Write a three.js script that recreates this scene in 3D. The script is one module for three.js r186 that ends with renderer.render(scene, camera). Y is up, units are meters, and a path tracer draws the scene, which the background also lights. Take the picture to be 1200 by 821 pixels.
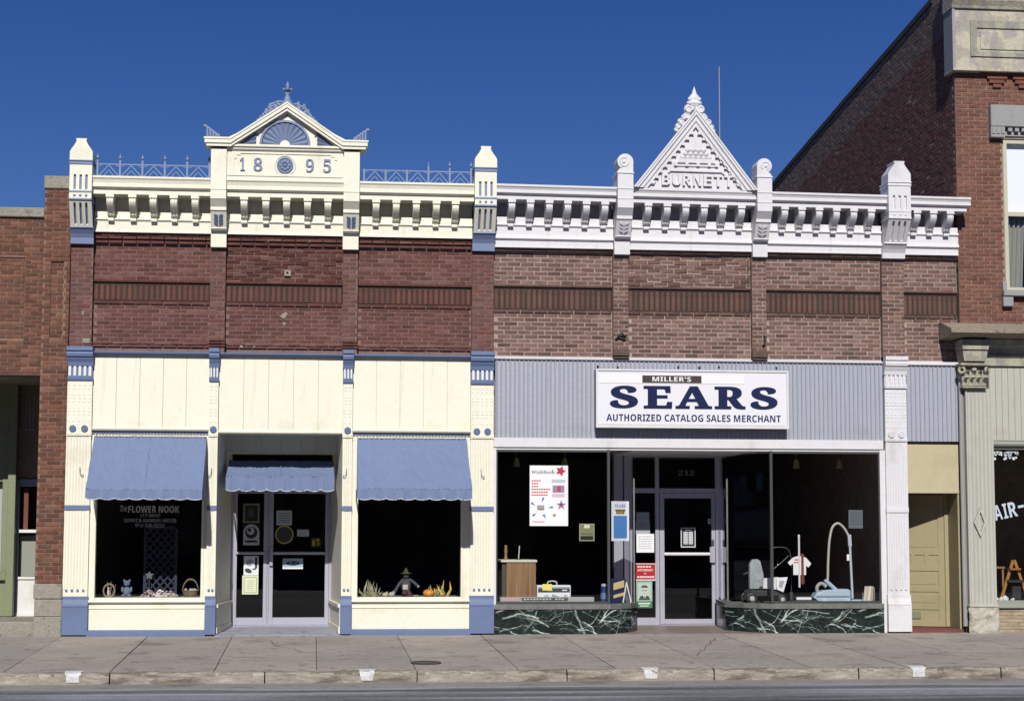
import * as THREE from 'three';
import { mergeGeometries, toCreasedNormals } from 'three/addons/utils/BufferGeometryUtils.js';
import { ConvexGeometry } from 'three/addons/geometries/ConvexGeometry.js';
import { TextGeometry } from 'three/addons/geometries/TextGeometry.js';
import { FontLoader } from 'three/addons/loaders/FontLoader.js';

// ---------------------------------------------------------------- camera, sky, sun, exposure
const scene = new THREE.Scene();
const camera = new THREE.PerspectiveCamera(21.62, 1200 / 821, 0.1, 900);
camera.position.set(-2.812, 1.7075, 28.7);
camera.rotation.order = 'YXZ';
camera.rotation.set(0.09431, -0.1077, 0.00217);

const SKY_W = 256, SKY_H = 256, skyData = new Float32Array(SKY_W * SKY_H * 4);
{
  // clear autumn sky: deep blue, paler towards the horizon, the same in all directions
  const stops = [[-90, .10, .10, .11], [-1, .16, .19, .24], [0, .12, .225, .47], [4, .092, .19, .44], [9, .063, .149, .392], [13, .037, .101, .322], [17, .022, .072, .262], [30, .014, .05, .2], [90, .01, .038, .165]];
  for (let j = 0; j < SKY_H; j++) {
    const el = ((j + .5) / SKY_H - .5) * 180;
    let k = 0; while (k < stops.length - 2 && el > stops[k + 1][0]) k++;
    const a = stops[k], b = stops[k + 1], t = Math.min(1, Math.max(0, (el - a[0]) / (b[0] - a[0])));
    for (let i = 0; i < SKY_W; i++) {
      const o = (j * SKY_W + i) * 4;
      for (let c = 0; c < 3; c++) skyData[o + c] = a[c + 1] + (b[c + 1] - a[c + 1]) * t;
      skyData[o + 3] = 1;
    }
  }
}
const skyTex = new THREE.DataTexture(skyData, SKY_W, SKY_H, THREE.RGBAFormat, THREE.FloatType);
skyTex.mapping = THREE.EquirectangularReflectionMapping; skyTex.magFilter = THREE.LinearFilter; skyTex.needsUpdate = true;
scene.background = skyTex; scene.environment = skyTex;

const sun = new THREE.DirectionalLight(new THREE.Color(1, .965, .88), 5);
sun.position.set(-.109 * 40, .732 * 40, 40); sun.target.position.set(0, 0, 0);
sun.castShadow = true; sun.shadow.mapSize.set(4096, 4096);
Object.assign(sun.shadow.camera, { left: -16, right: 16, top: 16, bottom: -16, near: 1, far: 120 });
scene.add(sun, sun.target);

const renderer = new THREE.WebGLRenderer({ antialias: true });
renderer.toneMapping = THREE.LinearToneMapping; renderer.toneMappingExposure = 1.1;
renderer.shadowMap.enabled = true;

// ---------------------------------------------------------------- helpers
function rng(s) { return () => { s |= 0; s = s + 0x6D2B79F5 | 0; let t = Math.imul(s ^ s >>> 15, 1 | s); t = t + Math.imul(t ^ t >>> 7, 61 | t) ^ t; return ((t ^ t >>> 14) >>> 0) / 4294967296; }; }
const R = rng(1895);
const rr = (a, b) => a + (b - a) * R();
const lerp = (a, b, t) => a + (b - a) * t;
let deform = null; // settlement of an old cornice, set while that building is laid out
const org = new Map(), used = new Map();
function numbered(n) { const k = used.get(n) || 0; used.set(n, k + 1); return k ? n + '_' + String(k).padStart(3, '0') : n; }
function thing(name, label, category, base, group) {
  const g = new THREE.Group(); g.name = numbered(name); g.position.set(...base); scene.add(g);
  g.userData = { label, category }; if (group) g.userData.group = group; org.set(g, base); return g;
}
function norm(g) {
  g = g.index ? g.toNonIndexed() : g;
  if (!g.attributes.normal) g.computeVertexNormals();
  for (const k of Object.keys(g.attributes)) if (k !== 'position' && k !== 'normal' && k !== 'color') g.deleteAttribute(k);
  return g;
}
function boxUV(g) {
  const p = g.attributes.position, n = g.attributes.normal, uv = new Float32Array(p.count * 2);
  for (let i = 0; i < p.count; i += 3) {
    const nx = Math.abs(n.getX(i)), ny = Math.abs(n.getY(i)), nz = Math.abs(n.getZ(i));
    for (let j = i; j < i + 3; j++) {
      let u, v;
      if (nz >= nx && nz >= ny) { u = p.getX(j); v = p.getY(j); } else if (ny >= nx) { u = p.getX(j); v = p.getZ(j); } else { u = p.getZ(j); v = p.getY(j); }
      uv[j * 2] = u; uv[j * 2 + 1] = v;
    }
  }
  g.setAttribute('uv', new THREE.BufferAttribute(uv, 2)); return g;
}
function M(name, geos, mat, parent, extra) {
  geos = Array.isArray(geos) ? geos : [geos];
  let g = geos.length > 1 ? mergeGeometries(geos.map(norm)) : norm(geos[0].clone());
  if (deform) deform(g);
  boxUV(g);
  const b = parent && org.get(parent); if (b) g.translate(-b[0], -b[1], -b[2]);
  return add(name, g, mat, parent, extra);
}
function add(name, g, mat, parent, extra) {
  const m = new THREE.Mesh(g, mat); m.castShadow = m.receiveShadow = true;
  m.name = parent ? name : numbered(name); (parent || scene).add(m);
  if (parent && org.get(parent)) org.set(m, org.get(parent));
  if (extra) Object.assign(m.userData, extra);
  return m;
}
function struct(name, geos, mat) { return M(name, geos, mat, null, { kind: 'structure' }); }
function bx(x0, x1, y0, y1, z0, z1, c = 0) {
  if (!c) return norm(new THREE.BoxGeometry(x1 - x0, y1 - y0, z1 - z0).translate((x0 + x1) / 2, (y0 + y1) / 2, (z0 + z1) / 2));
  const P = [], X = [x0, x1], Y = [y0, y1], Z = [z0, z1];
  for (let i = 0; i < 2; i++) for (let j = 0; j < 2; j++) for (let k = 0; k < 2; k++) {
    const ix = i ? -c : c, iy = j ? -c : c, iz = k ? -c : c;
    P.push(new THREE.Vector3(X[i] + ix, Y[j] + iy, Z[k]), new THREE.Vector3(X[i] + ix, Y[j], Z[k] + iz), new THREE.Vector3(X[i], Y[j] + iy, Z[k] + iz));
  }
  return norm(new ConvexGeometry(P));
}
function shp(pts, holes = []) {
  const s = new THREE.Shape(pts.map(p => new THREE.Vector2(p[0], p[1])));
  for (const h of holes) s.holes.push(new THREE.Path(h.map(p => new THREE.Vector2(p[0], p[1]))));
  return s;
}
const EX = d => ({ depth: d, bevelEnabled: false, curveSegments: 10 });
const xy = (pts, z0, z1, holes) => norm(new THREE.ExtrudeGeometry(shp(pts, holes), EX(z1 - z0)).translate(0, 0, z0));
const zy = (pts, x0, x1) => norm(new THREE.ExtrudeGeometry(shp(pts.map(p => [-p[0], p[1]])), EX(x1 - x0)).rotateY(Math.PI / 2).translate(x0, 0, 0));
const xz = (pts, y0, y1) => norm(new THREE.ExtrudeGeometry(shp(pts.map(p => [p[0], -p[1]])), EX(y1 - y0)).rotateX(-Math.PI / 2).translate(0, y0, 0));
const rect = (x0, x1, y0, y1) => [[x0, y0], [x1, y0], [x1, y1], [x0, y1]];
const circ = (x, y, r, n = 20, a0 = 0, a1 = Math.PI * 2) => Array.from({ length: n }, (_, i) => { const a = a0 + (a1 - a0) * i / (a1 - a0 > 6.2 ? n : n - 1); return [x + r * Math.cos(a), y + r * Math.sin(a)]; });
function tr(g, p = [0, 0, 0], r = [0, 0, 0], s = [1, 1, 1]) {
  return norm(g.clone().applyMatrix4(new THREE.Matrix4().compose(new THREE.Vector3(...p), new THREE.Quaternion().setFromEuler(new THREE.Euler(...r)), new THREE.Vector3(...(Array.isArray(s) ? s : [s, s, s])))));
}
const sph = (x, y, z, rx, ry = rx, rz = rx, n = 10) => tr(new THREE.SphereGeometry(1, n, Math.max(6, n * .7 | 0)), [x, y, z], [0, 0, 0], [rx, ry, rz]);
const cylY = (x, y0, y1, z, r0, r1 = r0, n = 14) => norm(new THREE.CylinderGeometry(r1, r0, y1 - y0, n).translate(x, (y0 + y1) / 2, z));
const cylZ = (x, y, z0, z1, r, n = 24) => norm(new THREE.CylinderGeometry(r, r, z1 - z0, n).rotateX(Math.PI / 2).translate(x, y, (z0 + z1) / 2));
const cylX = (x0, x1, y, z, r, n = 14) => norm(new THREE.CylinderGeometry(r, r, x1 - x0, n).rotateZ(Math.PI / 2).translate((x0 + x1) / 2, y, z));
function tube(pts, r, n = 8, seg = 0) {
  const c = new THREE.CatmullRomCurve3(pts.map(p => new THREE.Vector3(...p)), false, 'centripetal');
  return norm(new THREE.TubeGeometry(c, seg || pts.length * 5, r, n, false));
}
function bar(a, b, w, d = w) { // straight square bar from a to b
  const A = new THREE.Vector3(...a), B = new THREE.Vector3(...b), dir = B.clone().sub(A), L = dir.length();
  const q = new THREE.Quaternion().setFromUnitVectors(new THREE.Vector3(0, 1, 0), dir.normalize());
  return norm(new THREE.BoxGeometry(w, L, d).applyQuaternion(q).translate((A.x + B.x) / 2, (A.y + B.y) / 2, (A.z + B.z) / 2));
}
function tris(list) { // list of triangles [[x,y,z] * 3]
  const g = new THREE.BufferGeometry(); g.setAttribute('position', new THREE.BufferAttribute(new Float32Array(list.flat(2)), 3)); g.computeVertexNormals(); return g;
}
function sheet(nx, ny, f) { // smooth parametric sheet
  const P = [], I = [];
  for (let j = 0; j <= ny; j++) for (let i = 0; i <= nx; i++) P.push(...f(i / nx, j / ny));
  for (let j = 0; j < ny; j++) for (let i = 0; i < nx; i++) { const a = j * (nx + 1) + i, b = a + 1, c = a + nx + 1, d = c + 1; I.push(a, b, d, a, d, c); }
  const g = new THREE.BufferGeometry(); g.setAttribute('position', new THREE.BufferAttribute(new Float32Array(P), 3)); g.setIndex(I); g.computeVertexNormals(); return norm(g);
}
const FL = new FontLoader();
const F = {
  sb: await FL.loadAsync('fonts/droid/droid_serif_bold.typeface.json'),
  b: await FL.loadAsync('fonts/droid/droid_sans_bold.typeface.json'),
  r: await FL.loadAsync('fonts/droid/droid_sans_regular.typeface.json'),
};
function word(str, x0, x1, y0, y1, z, depth, font, seg = 4, bold = 0) { // lettering fitted to a rectangle
  const g = norm(new TextGeometry(str, { font, size: 1, depth: 1, curveSegments: seg, bevelEnabled: bold > 0, bevelSize: bold, bevelThickness: .02, bevelSegments: 1 }));
  g.computeBoundingBox(); const b = g.boundingBox, sx = (x1 - x0) / (b.max.x - b.min.x), sy = (y1 - y0) / (b.max.y - b.min.y);
  return g.translate(-b.min.x, -b.min.y, 0).scale(sx, sy, depth).translate(x0, y0, z);
}

// ---------------------------------------------------------------- textures
function lat(p, s) { const r = rng(s * 7919 + p), a = new Float32Array(p * p); for (let i = 0; i < p * p; i++) a[i] = r(); return a; }
const latc = new Map();
function vn(u, v, px, py, s) {
  const P = Math.max(px, py), k = P * 1000 + s; let L = latc.get(k); if (!L) latc.set(k, L = lat(P, s));
  u *= px; v *= py; const i = Math.floor(u), j = Math.floor(v), f = u - i, g = v - j, a = f * f * (3 - 2 * f), b = g * g * (3 - 2 * g);
  const w = (x, y) => L[((y % py + py) % py) * P + ((x % px + px) % px)];
  return (w(i, j) * (1 - a) + w(i + 1, j) * a) * (1 - b) + (w(i, j + 1) * (1 - a) + w(i + 1, j + 1) * a) * b;
}
function fbm(u, v, p, o, s, q = p) { let t = 0, a = .5, n = 0; for (let k = 0; k < o; k++) { t += a * vn(u, v, p << k, q << k, s + k); n += a; a *= .55; } return t / n; }
function tex(n, f, size = 1, srgb = true, m = n) {
  const d = new Uint8Array(n * m * 4);
  for (let j = 0; j < m; j++) for (let i = 0; i < n; i++) {
    let c = f(i / n, j / m); if (!Array.isArray(c)) c = [c, c, c]; const o = (j * n + i) * 4;
    for (let k = 0; k < 3; k++) d[o + k] = Math.max(0, Math.min(255, c[k])); d[o + 3] = 255;
  }
  const t = new THREE.DataTexture(d, n, m); t.wrapS = t.wrapT = THREE.RepeatWrapping; t.magFilter = THREE.LinearFilter; t.minFilter = THREE.LinearMipmapLinearFilter; t.generateMipmaps = true;
  if (srgb) t.colorSpace = THREE.SRGBColorSpace; const s = Array.isArray(size) ? size : [size, size]; t.repeat.set(1 / s[0], 1 / s[1]); t.needsUpdate = true; return t;
}
const sm = (a, b, x) => { x = Math.min(1, Math.max(0, (x - a) / (b - a))); return x * x * (3 - 2 * x); };
const T = {
  paint: tex(512, (u, v) => { const d = sm(.6, .8, fbm(u, v, 5, 5, 3)) * 8, st = sm(.62, .85, fbm(u, v, 24, 3, 9, 3)) * 9; return [252 - d - st - 8 * fbm(u, v, 40, 2, 5), 251 - d * 1.1 - st - 8 * fbm(u, v, 40, 2, 5), 250 - d * 1.5 - st * 1.2 - 8 * fbm(u, v, 40, 2, 5)]; }, 2.3),
  bump: tex(512, (u, v) => 255 * fbm(u, v, 30, 4, 21), 1, false),
  grain: tex(256, (u, v) => { const f = fbm(u, v, 8, 4, 31), s = fbm(u, v, 60, 2, 33); return 234 + 60 * (f - .5) + 60 * (s - .5); }, 1),
  concrete: tex(1024, (u, v) => { const f = fbm(u, v, 4, 6, 41), s = fbm(u, v, 180, 2, 43), k = sm(.6, .72, fbm(u, v, 7, 5, 47)) * 30 + sm(.7, .74, fbm(u, v, 40, 3, 45)) * 34, l = sm(.7, .8, fbm(u, v, 90, 2, 49)) * 25; const b = 232 + 50 * (f - .5) + 26 * (s - .5) - k + l * .5; return [b, b - 3, b - 7]; }, 5.1),
  kerb: tex(512, (u, v) => { const f = fbm(u, v, 6, 5, 141, 18), g = sm(.5, .68, fbm(u, v, 9, 5, 143, 14)), s = fbm(u, v, 90, 2, 145), p = sm(.62, .66, fbm(u, v, 12, 4, 147, 16)); const b = 214 + 80 * (f - .5) + 40 * (s - .5) - g * 44 + p * 26; return [b, b - 4 - g * 4, b - 9 - g * 9]; }, [2.6, .9]),
  road: tex(1024, (u, v) => { const f = fbm(u, v, 2, 5, 51, 16), s = fbm(u, v, 160, 2, 53), g = fbm(u, v, 5, 5, 55), l = sm(.62, .68, fbm(u, v, 2, 6, 57, 22)) * 70; const b = 164 + 200 * (f - .5) + 60 * (s - .5) + 60 * (g - .5) + l; return [b, b + 2, b + 5]; }, [9, 6]),
  wood: tex(256, (u, v) => { const g = fbm(u, v, 26, 3, 61, 2), h = fbm(u, v, 90, 2, 63, 3); const b = 190 + 90 * (g - .5) + 50 * (h - .5); return [b, b * .97, b * .92]; }, [.7, 1.3]),
  cloth: tex(512, (u, v) => { const w = ((u * 512 | 0) + (v * 512 | 0)) % 2 * 7, f = fbm(u, v, 5, 5, 71); return 232 + 22 * (f - .5) - w; }, 1.4),
  old: tex(512, (u, v) => { const f = fbm(u, v, 9, 6, 81), g = fbm(u, v, 14, 5, 83, 6), e = sm(.47, .6, f), h = sm(.52, .62, g); const a = [lerp(234, 200, e * .7), lerp(229, 194, e * .7), lerp(212, 182, e * .7)]; return a.map((c, k) => lerp(c, [188, 184, 196][k], h * .55) + 26 * (fbm(u, v, 70, 2, 85) - .5)); }, 1.7),
};
function std(color, o = {}) {
  const m = new THREE.MeshStandardMaterial({ roughness: .7, ...o }); if (Array.isArray(color)) m.color.setRGB(...color.map(c => c * .78)); else m.color.set(color); return m;
}
const pnt = (c, o) => std(c, { map: T.paint, bumpMap: T.bump, bumpScale: .0015, roughness: .55, ...o });
const K = {
  cream: pnt([.88, .86, .735]), board: pnt([.89, .865, .73]), blue: pnt([.125, .18, .35]), blueGrey: pnt([.19, .25, .43]),
  white: pnt([.74, .735, .79]), sheetWhite: pnt([.72, .71, .78]), ribbed: pnt([.42, .445, .54], { roughness: .45, metalness: .15 }), iron: pnt([.2, .265, .45], { roughness: .6 }),
  awning: std([.205, .27, .465], { map: T.cloth, roughness: .9, side: THREE.DoubleSide }), piping: std([.62, .66, .75], { roughness: .8 }),
  alu: pnt([.5, .5, .62], { roughness: .35, metalness: .25 }), aluDark: std([.1, .105, .11], { roughness: .4, metalness: .6 }), sill: std([.2, .205, .2], { map: T.grain, roughness: .5, metalness: .2 }),
  plaster: std([.34, .29, .23], { map: T.grain, roughness: .9 }), carpet: std([.16, .1, .075], { map: T.grain, roughness: 1 }), shelf: std([.26, .25, .22], { map: T.grain }),
  tar: std([.04, .04, .04], { map: T.grain, roughness: .95 }),
  conc: std([.42, .38, .355], { map: T.concrete, bumpMap: T.bump, bumpScale: .004, roughness: .9 }), kerb: std([.43, .4, .36], { map: T.kerb, bumpMap: T.bump, bumpScale: .006, roughness: .9 }), gutter: std([.31, .305, .3], { map: T.concrete, bumpMap: T.bump, bumpScale: .006, roughness: .9 }),
  road: std([.34, .35, .37], { map: T.road, bumpMap: T.bump, bumpScale: .008, roughness: .85 }), joint: std([.1, .09, .08], { map: T.grain, roughness: 1 }),
  stone: std([.36, .345, .31], { map: T.concrete, bumpMap: T.bump, bumpScale: .01, roughness: .9 }), greyStone: pnt([.33, .33, .345], { roughness: .85 }),
  old: std([.6, .585, .55], { map: T.old, bumpMap: T.bump, bumpScale: .006, roughness: .8 }), sage: pnt([.48, .48, .44], { roughness: .8 }), sageOld: std([.46, .465, .43], { map: T.old, bumpMap: T.bump, bumpScale: .006, roughness: .85 }),
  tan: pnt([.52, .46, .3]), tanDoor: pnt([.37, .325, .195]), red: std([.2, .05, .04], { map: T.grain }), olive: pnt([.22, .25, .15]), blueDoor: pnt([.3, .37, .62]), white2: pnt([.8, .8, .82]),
  glass: new THREE.MeshPhysicalMaterial({ color: 0xffffff, transmission: 1, thickness: 0, roughness: .0, ior: 1.5 }),
  black: std([.015, .015, .017], { roughness: .5 }), chrome: std([.6, .6, .62], { metalness: 1, roughness: .25 }), wood: std([.42, .26, .13], { map: T.wood, roughness: .5 }),
  letter: std([.55, .55, .54], { roughness: .8 }), navy: std([.006, .012, .07], { roughness: 1 }),
};
K.marble = (() => { // dark green serpentine marble with crossing white veins
  const c = document.createElement('canvas'), W = 2048, H = 512; c.width = W; c.height = H; const x = c.getContext('2d'), r = rng(77); x.fillStyle = '#141d1c'; x.fillRect(0, 0, W, H);
  for (let k = 0; k < 420; k++) { x.fillStyle = ['rgba(40,62,56,.22)', 'rgba(8,12,12,.35)', 'rgba(52,76,70,.16)'][k % 3]; x.beginPath(); x.ellipse(r() * W, r() * H, 10 + r() * 60, 4 + r() * 22, r() * 3, 0, 7); x.fill(); }
  for (let k = 0; k < 150; k++) {
    let px = r() * (W + 300) - 150, py = r() * H, a = (r() < .62 ? -.3 : .45) + (r() - .5) * 1.2, w = r() < .2 ? 7 + r() * 10 : 1.5 + r() * 5; const n = 8 + r() * 34, st = 9 + r() * 14, al = .2 + r() * .6;
    for (let i = 0; i < n; i++) { if (i % 2 === 0) { x.strokeStyle = `rgba(120,150,140,${al * .16})`; x.lineWidth = w * 2.6; x.beginPath(); x.moveTo(px, py); x.lineTo(px + Math.cos(a) * st, py + Math.sin(a) * st); x.stroke(); } x.lineCap = 'round'; x.strokeStyle = `rgba(${190 + r() * 30 | 0},${205 + r() * 20 | 0},${200 + r() * 20 | 0},${al * (.5 + .5 * r())})`; x.lineWidth = w * (.5 + r()); x.beginPath(); x.moveTo(px, py); a += (r() - .5) * .5; px += Math.cos(a) * st; py += Math.sin(a) * st; x.lineTo(px, py); x.stroke(); }
  }
  const t = new THREE.CanvasTexture(c); t.colorSpace = THREE.SRGBColorSpace; t.wrapS = t.wrapT = THREE.RepeatWrapping; t.repeat.set(1 / 2.9, 1 / .72); return new THREE.MeshStandardMaterial({ map: t, roughness: .2 });
})();
function canvasMat(w, h, draw, o = {}) {
  const c = document.createElement('canvas'); c.width = w; c.height = h; const x = c.getContext('2d'); draw(x, w, h);
  const t = new THREE.CanvasTexture(c); t.colorSpace = THREE.SRGBColorSpace; return new THREE.MeshStandardMaterial({ map: t, roughness: .8, color: new THREE.Color(.72, .72, .72), ...o });
}
// a flat printed card (thin box, print on its faces), centred at p, turned about y
function card(name, w, h, t, mat, parent, p, ry = 0, rx = 0) {
  const m = add(name, new THREE.BoxGeometry(w, h, t), mat, parent); const b = parent ? org.get(parent) : [0, 0, 0];
  m.position.set(p[0] - b[0], p[1] - b[1], p[2] - b[2]); m.rotation.set(rx, ry, 0, 'YXZ'); return m;
}
function pane(x0, x1, y0, y1, z, parent, x1z) { // single sheet of glass; x1z = [x,z] of the far end when it is angled
  const a = [x0, z], b = x1z || [x1, z];
  return M('pane', tris([[[a[0], y0, a[1]], [b[0], y0, b[1]], [b[0], y1, b[1]]], [[a[0], y0, a[1]], [b[0], y1, b[1]], [a[0], y1, a[1]]]]), K.glass, parent);
}

// ---------------------------------------------------------------- bricks
const brickGeo = [0, 1, 2, 3].map(v => { // unit brick: front at z = 0, body to z = -1, arrises chamfered
  const cx = .016, cy = .05, a = .5, f = [[-a + cx, -a + cy], [a - cx, -a + cy], [a - cx, a - cy], [-a + cx, a - cy]], o = [[-a, -a], [a, -a], [a, a], [-a, a]], t = [];
  const q = (A, B, C, D) => t.push([A, B, C], [A, C, D]);
  q(...f.map(p => [...p, 0]));
  for (let i = 0; i < 4; i++) { const j = (i + 1) % 4; q([...o[i], -.06], [...o[j], -.06], [...f[j], 0], [...f[i], 0]); q([...o[i], -1], [...o[j], -1], [...o[j], -.06], [...o[i], -.06]); }
  const g = tris(t), p = g.attributes.position, uv = new Float32Array(p.count * 2);
  for (let i = 0; i < p.count; i++) { uv[i * 2] = p.getX(i) * .2 + v * .27 + .3; uv[i * 2 + 1] = p.getY(i) * .06 + v * .37 + p.getZ(i) * .03; }
  g.setAttribute('uv', new THREE.BufferAttribute(uv, 2)); return g;
});
function course(list, x0, x1, y0, y1, z, o = {}) { // running bond over a rectangle
  const L = o.L || .203, J = o.J || .011, H = (o.H || .0667), n = Math.max(1, Math.round((y1 - y0) / H)), h = (y1 - y0) / n, sh = o.shift === undefined ? .5 : o.shift, holes = o.holes || [];
  for (let r = 0; r < n; r++) {
    let x = x0 - ((r % 2) ? sh * (L + J) : 0) + (o.x || 0);
    while (x < x1 - .02) {
      let a = Math.max(x, x0), b = Math.min(x + L, x1); x += L + J;
      const y = y0 + (r + .5) * h;
      for (const q of holes) if (y > q[2] && y < q[3]) { if (a >= q[0] && b <= q[1]) { b = a; } else if (a < q[0] && b > q[0]) b = q[0] - .005; else if (a < q[1] && b > q[1]) a = q[1] + .005; }
      if (b - a < .025) continue;
      const j = o.rough || 0;
      list.push({ x: (a + b) / 2 + rr(-.002, .002), y: y + rr(-.0015, .0015), z: z + rr(-.002, .003) + j * rr(0, .03), w: (b - a) * rr(.985, 1.005), h: (h - J) * rr(.96, 1.02), t: o.tone === undefined ? R() : o.tone + R() * (o.spread || .2), rx: j * rr(.12, .45) + rr(-.012, .012), rz: rr(-.006, .006) + (j ? rr(-.03, .03) : 0) });
    }
  }
}
function layBricks(list, tones, parent, o = {}) {
  const mats = tones.map(c => std(c, { map: T.grain, bumpMap: T.bump, bumpScale: .004, roughness: .92 })), b = org.get(parent);
  const D = o.depth || .035, lim = o.limit === undefined ? 300 : o.limit; list.sort((p, q) => q.w * q.h - p.w * p.h);
  const m4 = new THREE.Matrix4(), geos = [], e = new THREE.Euler();
  list.forEach((k, i) => {
    const ti = Math.min(tones.length - 1, Math.floor(Math.max(0, k.t) * tones.length));
    if (i < lim) {
      const m = add('brick', brickGeo[i % 4], mats[ti], parent); m.position.set(k.x - b[0], k.y - b[1], k.z - b[2]); m.scale.set(k.w, k.h, D); m.rotation.set(k.rx, k.ry || 0, k.rz);
    } else {
      m4.compose(new THREE.Vector3(k.x - b[0], k.y - b[1], k.z - b[2]), new THREE.Quaternion().setFromEuler(e.set(k.rx, k.ry || 0, k.rz)), new THREE.Vector3(k.w, k.h, D));
      const g = brickGeo[i % 4].clone().applyMatrix4(m4), c = tones[ti], v = .93 + .14 * R(), n = g.attributes.position.count, A = new Float32Array(n * 3);
      for (let q = 0; q < n; q++) { A[q * 3] = c[0] * v * .78; A[q * 3 + 1] = c[1] * v * .78; A[q * 3 + 2] = c[2] * v * .78; }
      g.setAttribute('color', new THREE.BufferAttribute(A, 3)); geos.push(g);
    }
  });
  if (geos.length) add('smaller_bricks', mergeGeometries(geos), new THREE.MeshStandardMaterial({ vertexColors: true, map: T.grain, bumpMap: T.bump, bumpScale: .004, roughness: .92 }), parent, { kind: 'stuff' });
}
// ---------------------------------------------------------------- ground
const SW = -.022; // sidewalk fall towards the street
struct('ground', bx(-220, 220, -1.2, -.5, -220, 260), K.joint);
{
  const road = struct('road', zy([[5.5, -.275], [12, -.16], [17, -.12], [22, -.16], [26.2, -.26], [26.2, -.55], [5.5, -.55]], -60, 60), K.road);
  const gut = struct('gutter', zy([[5.5, -.262], [6.15, -.258], [6.15, -.3], [5.5, -.3]], -60, 60), K.gutter);
  const walk = struct('sidewalk', zy([[.12, -.02], [5.33, 5.33 * SW - .02], [5.33, -.5], [.12, -.5]], -40, 40), K.joint);
  const tones = [[.43, .39, .362], [.405, .372, .35], [.445, .4, .368], [.39, .362, .345]].map(c => std(c, { map: T.concrete, bumpMap: T.bump, bumpScale: .004, roughness: .9 }));
  const xs = []; for (let x = -6.547 - 1.27 * 6; x < 16; x += 1.268) xs.push(x + rr(-.02, .02));
  for (let i = 0; i + 1 < xs.length; i++) {
    const y = z => z * SW + .0, d = rr(-.004, .004);
    M('slab', zy([[.0, y(0) + d], [3.72, y(3.72) + d], [3.72, y(3.72) - .08], [.0, -.08]], xs[i] + .006, xs[i + 1] - .006), tones[i * 7 % 4], walk);
    const e = rr(-.004, .003);
    M('slab', zy([[3.735, y(3.735) + e], [5.32, y(5.32) + e], [5.32, y(5.32) - .08], [3.735, y(3.735) - .08]], xs[i] + .006, xs[i + 1] - .006), tones[(i * 5 + 2) % 4], walk);
  }
  const kb = struct('kerb', bx(-40, 40, -.5, -.29, 5.35, 5.49), K.joint);
  for (let k = -6; k < 10; k++) {
    const x0 = 2.292 - 1.89 * 4 + 1.89 * k, n = 40;
    // uneven, worn kerb stone
    const pr = [[5.335, -.118], [5.42, -.119], [5.475, -.124], [5.498, -.138], [5.506, -.165], [5.51, -.3]], s0 = R() * 100;
    const g = sheet(n, pr.length - 1, (u, v) => { const i = Math.round(v * (pr.length - 1)), w = vn(u * 3 + s0, i * .37, 64, 64, 5) - .5, w2 = vn(u * 14 + s0, i * .9, 64, 64, 6) - .5; return [x0 + .008 + u * 1.874, pr[i][1] + (i < 5 ? w * .012 + w2 * .01 : 0), pr[i][0] + (i > 1 && i < 5 ? w * .02 + w2 * .018 : 0)]; });
    M('kerb_stone', [g], K.kerb, kb);
  }
  for (const x of [-5.711, -2.113, 1.478, 4.975]) { // white stall marks daubed over the kerb
    const pr = [[5.30, -.108], [5.42, -.112], [5.475, -.116], [5.504, -.132], [5.514, -.165], [5.518, -.235]];
    const g = sheet(10, 5, (u, v) => { const i = Math.round(v * 5), w = .115 - .008 * i + .008 * Math.sin(i * 2.3 + x * 3); return [x + (u - .5) * 2 * w + .008 * Math.sin(i * 3 + x * 7), pr[i][1], pr[i][0] + (i === 0 ? .05 * (vn(u * 5 + x + 9, .3, 64, 64, 2) - .5) : i === 5 ? 0 : 0)]; });
    M('paint_mark', g, std([.72, .72, .74], { map: T.grain, bumpMap: T.bump, bumpScale: .004, roughness: .9 }), kb);
  }
  // a few wandering cracks in the old slabs
  for (const [x, z, dx, dz, n] of [[-3.6, .6, .07, .28, 9], [-.9, 1.2, .16, .2, 10], [3.3, .9, -.1, .3, 11], [5.4, 2.2, .22, .14, 9], [-5.9, 2.4, .2, .1, 7], [1.9, 3.9, .15, .14, 8]]) {
    let a = x, b = z; const t = []; for (let k = 0; k < n; k++) { const c = a + dx * rr(.3, 1.6) + rr(-.06, .06), d = Math.min(5.2, b + dz * rr(.3, 1.6)), w = rr(.003, .007), y = q => q * SW + .0055; t.push([[a - w, y(b), b], [c - w, y(d), d], [c + w, y(d), d]], [[a - w, y(b), b], [c + w, y(d), d], [a + w, y(b), b]]); a = c; b = d; }
    M('crack', tris(t), K.joint, walk);
  }
  struct('far_sidewalk', zy([[26.2, -.13], [31.2, 0], [31.2, -.5], [26.2, -.5]], -40, 40), K.conc);
  const cov = thing('utility_cover', 'small round iron cover set in the sidewalk near the kerb', 'cover', [-1.32, 4.55 * SW, 4.55]);
  M('rim', tr(new THREE.TorusGeometry(.19, .014, 8, 30), [-1.32, 4.55 * SW + .004, 4.55], [Math.PI / 2 + SW * -1, 0, 0]), K.tar, cov);
  M('lid', tr(new THREE.CylinderGeometry(.185, .185, .012, 28), [-1.32, 4.55 * SW + .002, 4.55], [-SW, 0, 0]), std([.1, .085, .075], { map: T.grain, roughness: .8 }), cov);
}

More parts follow.
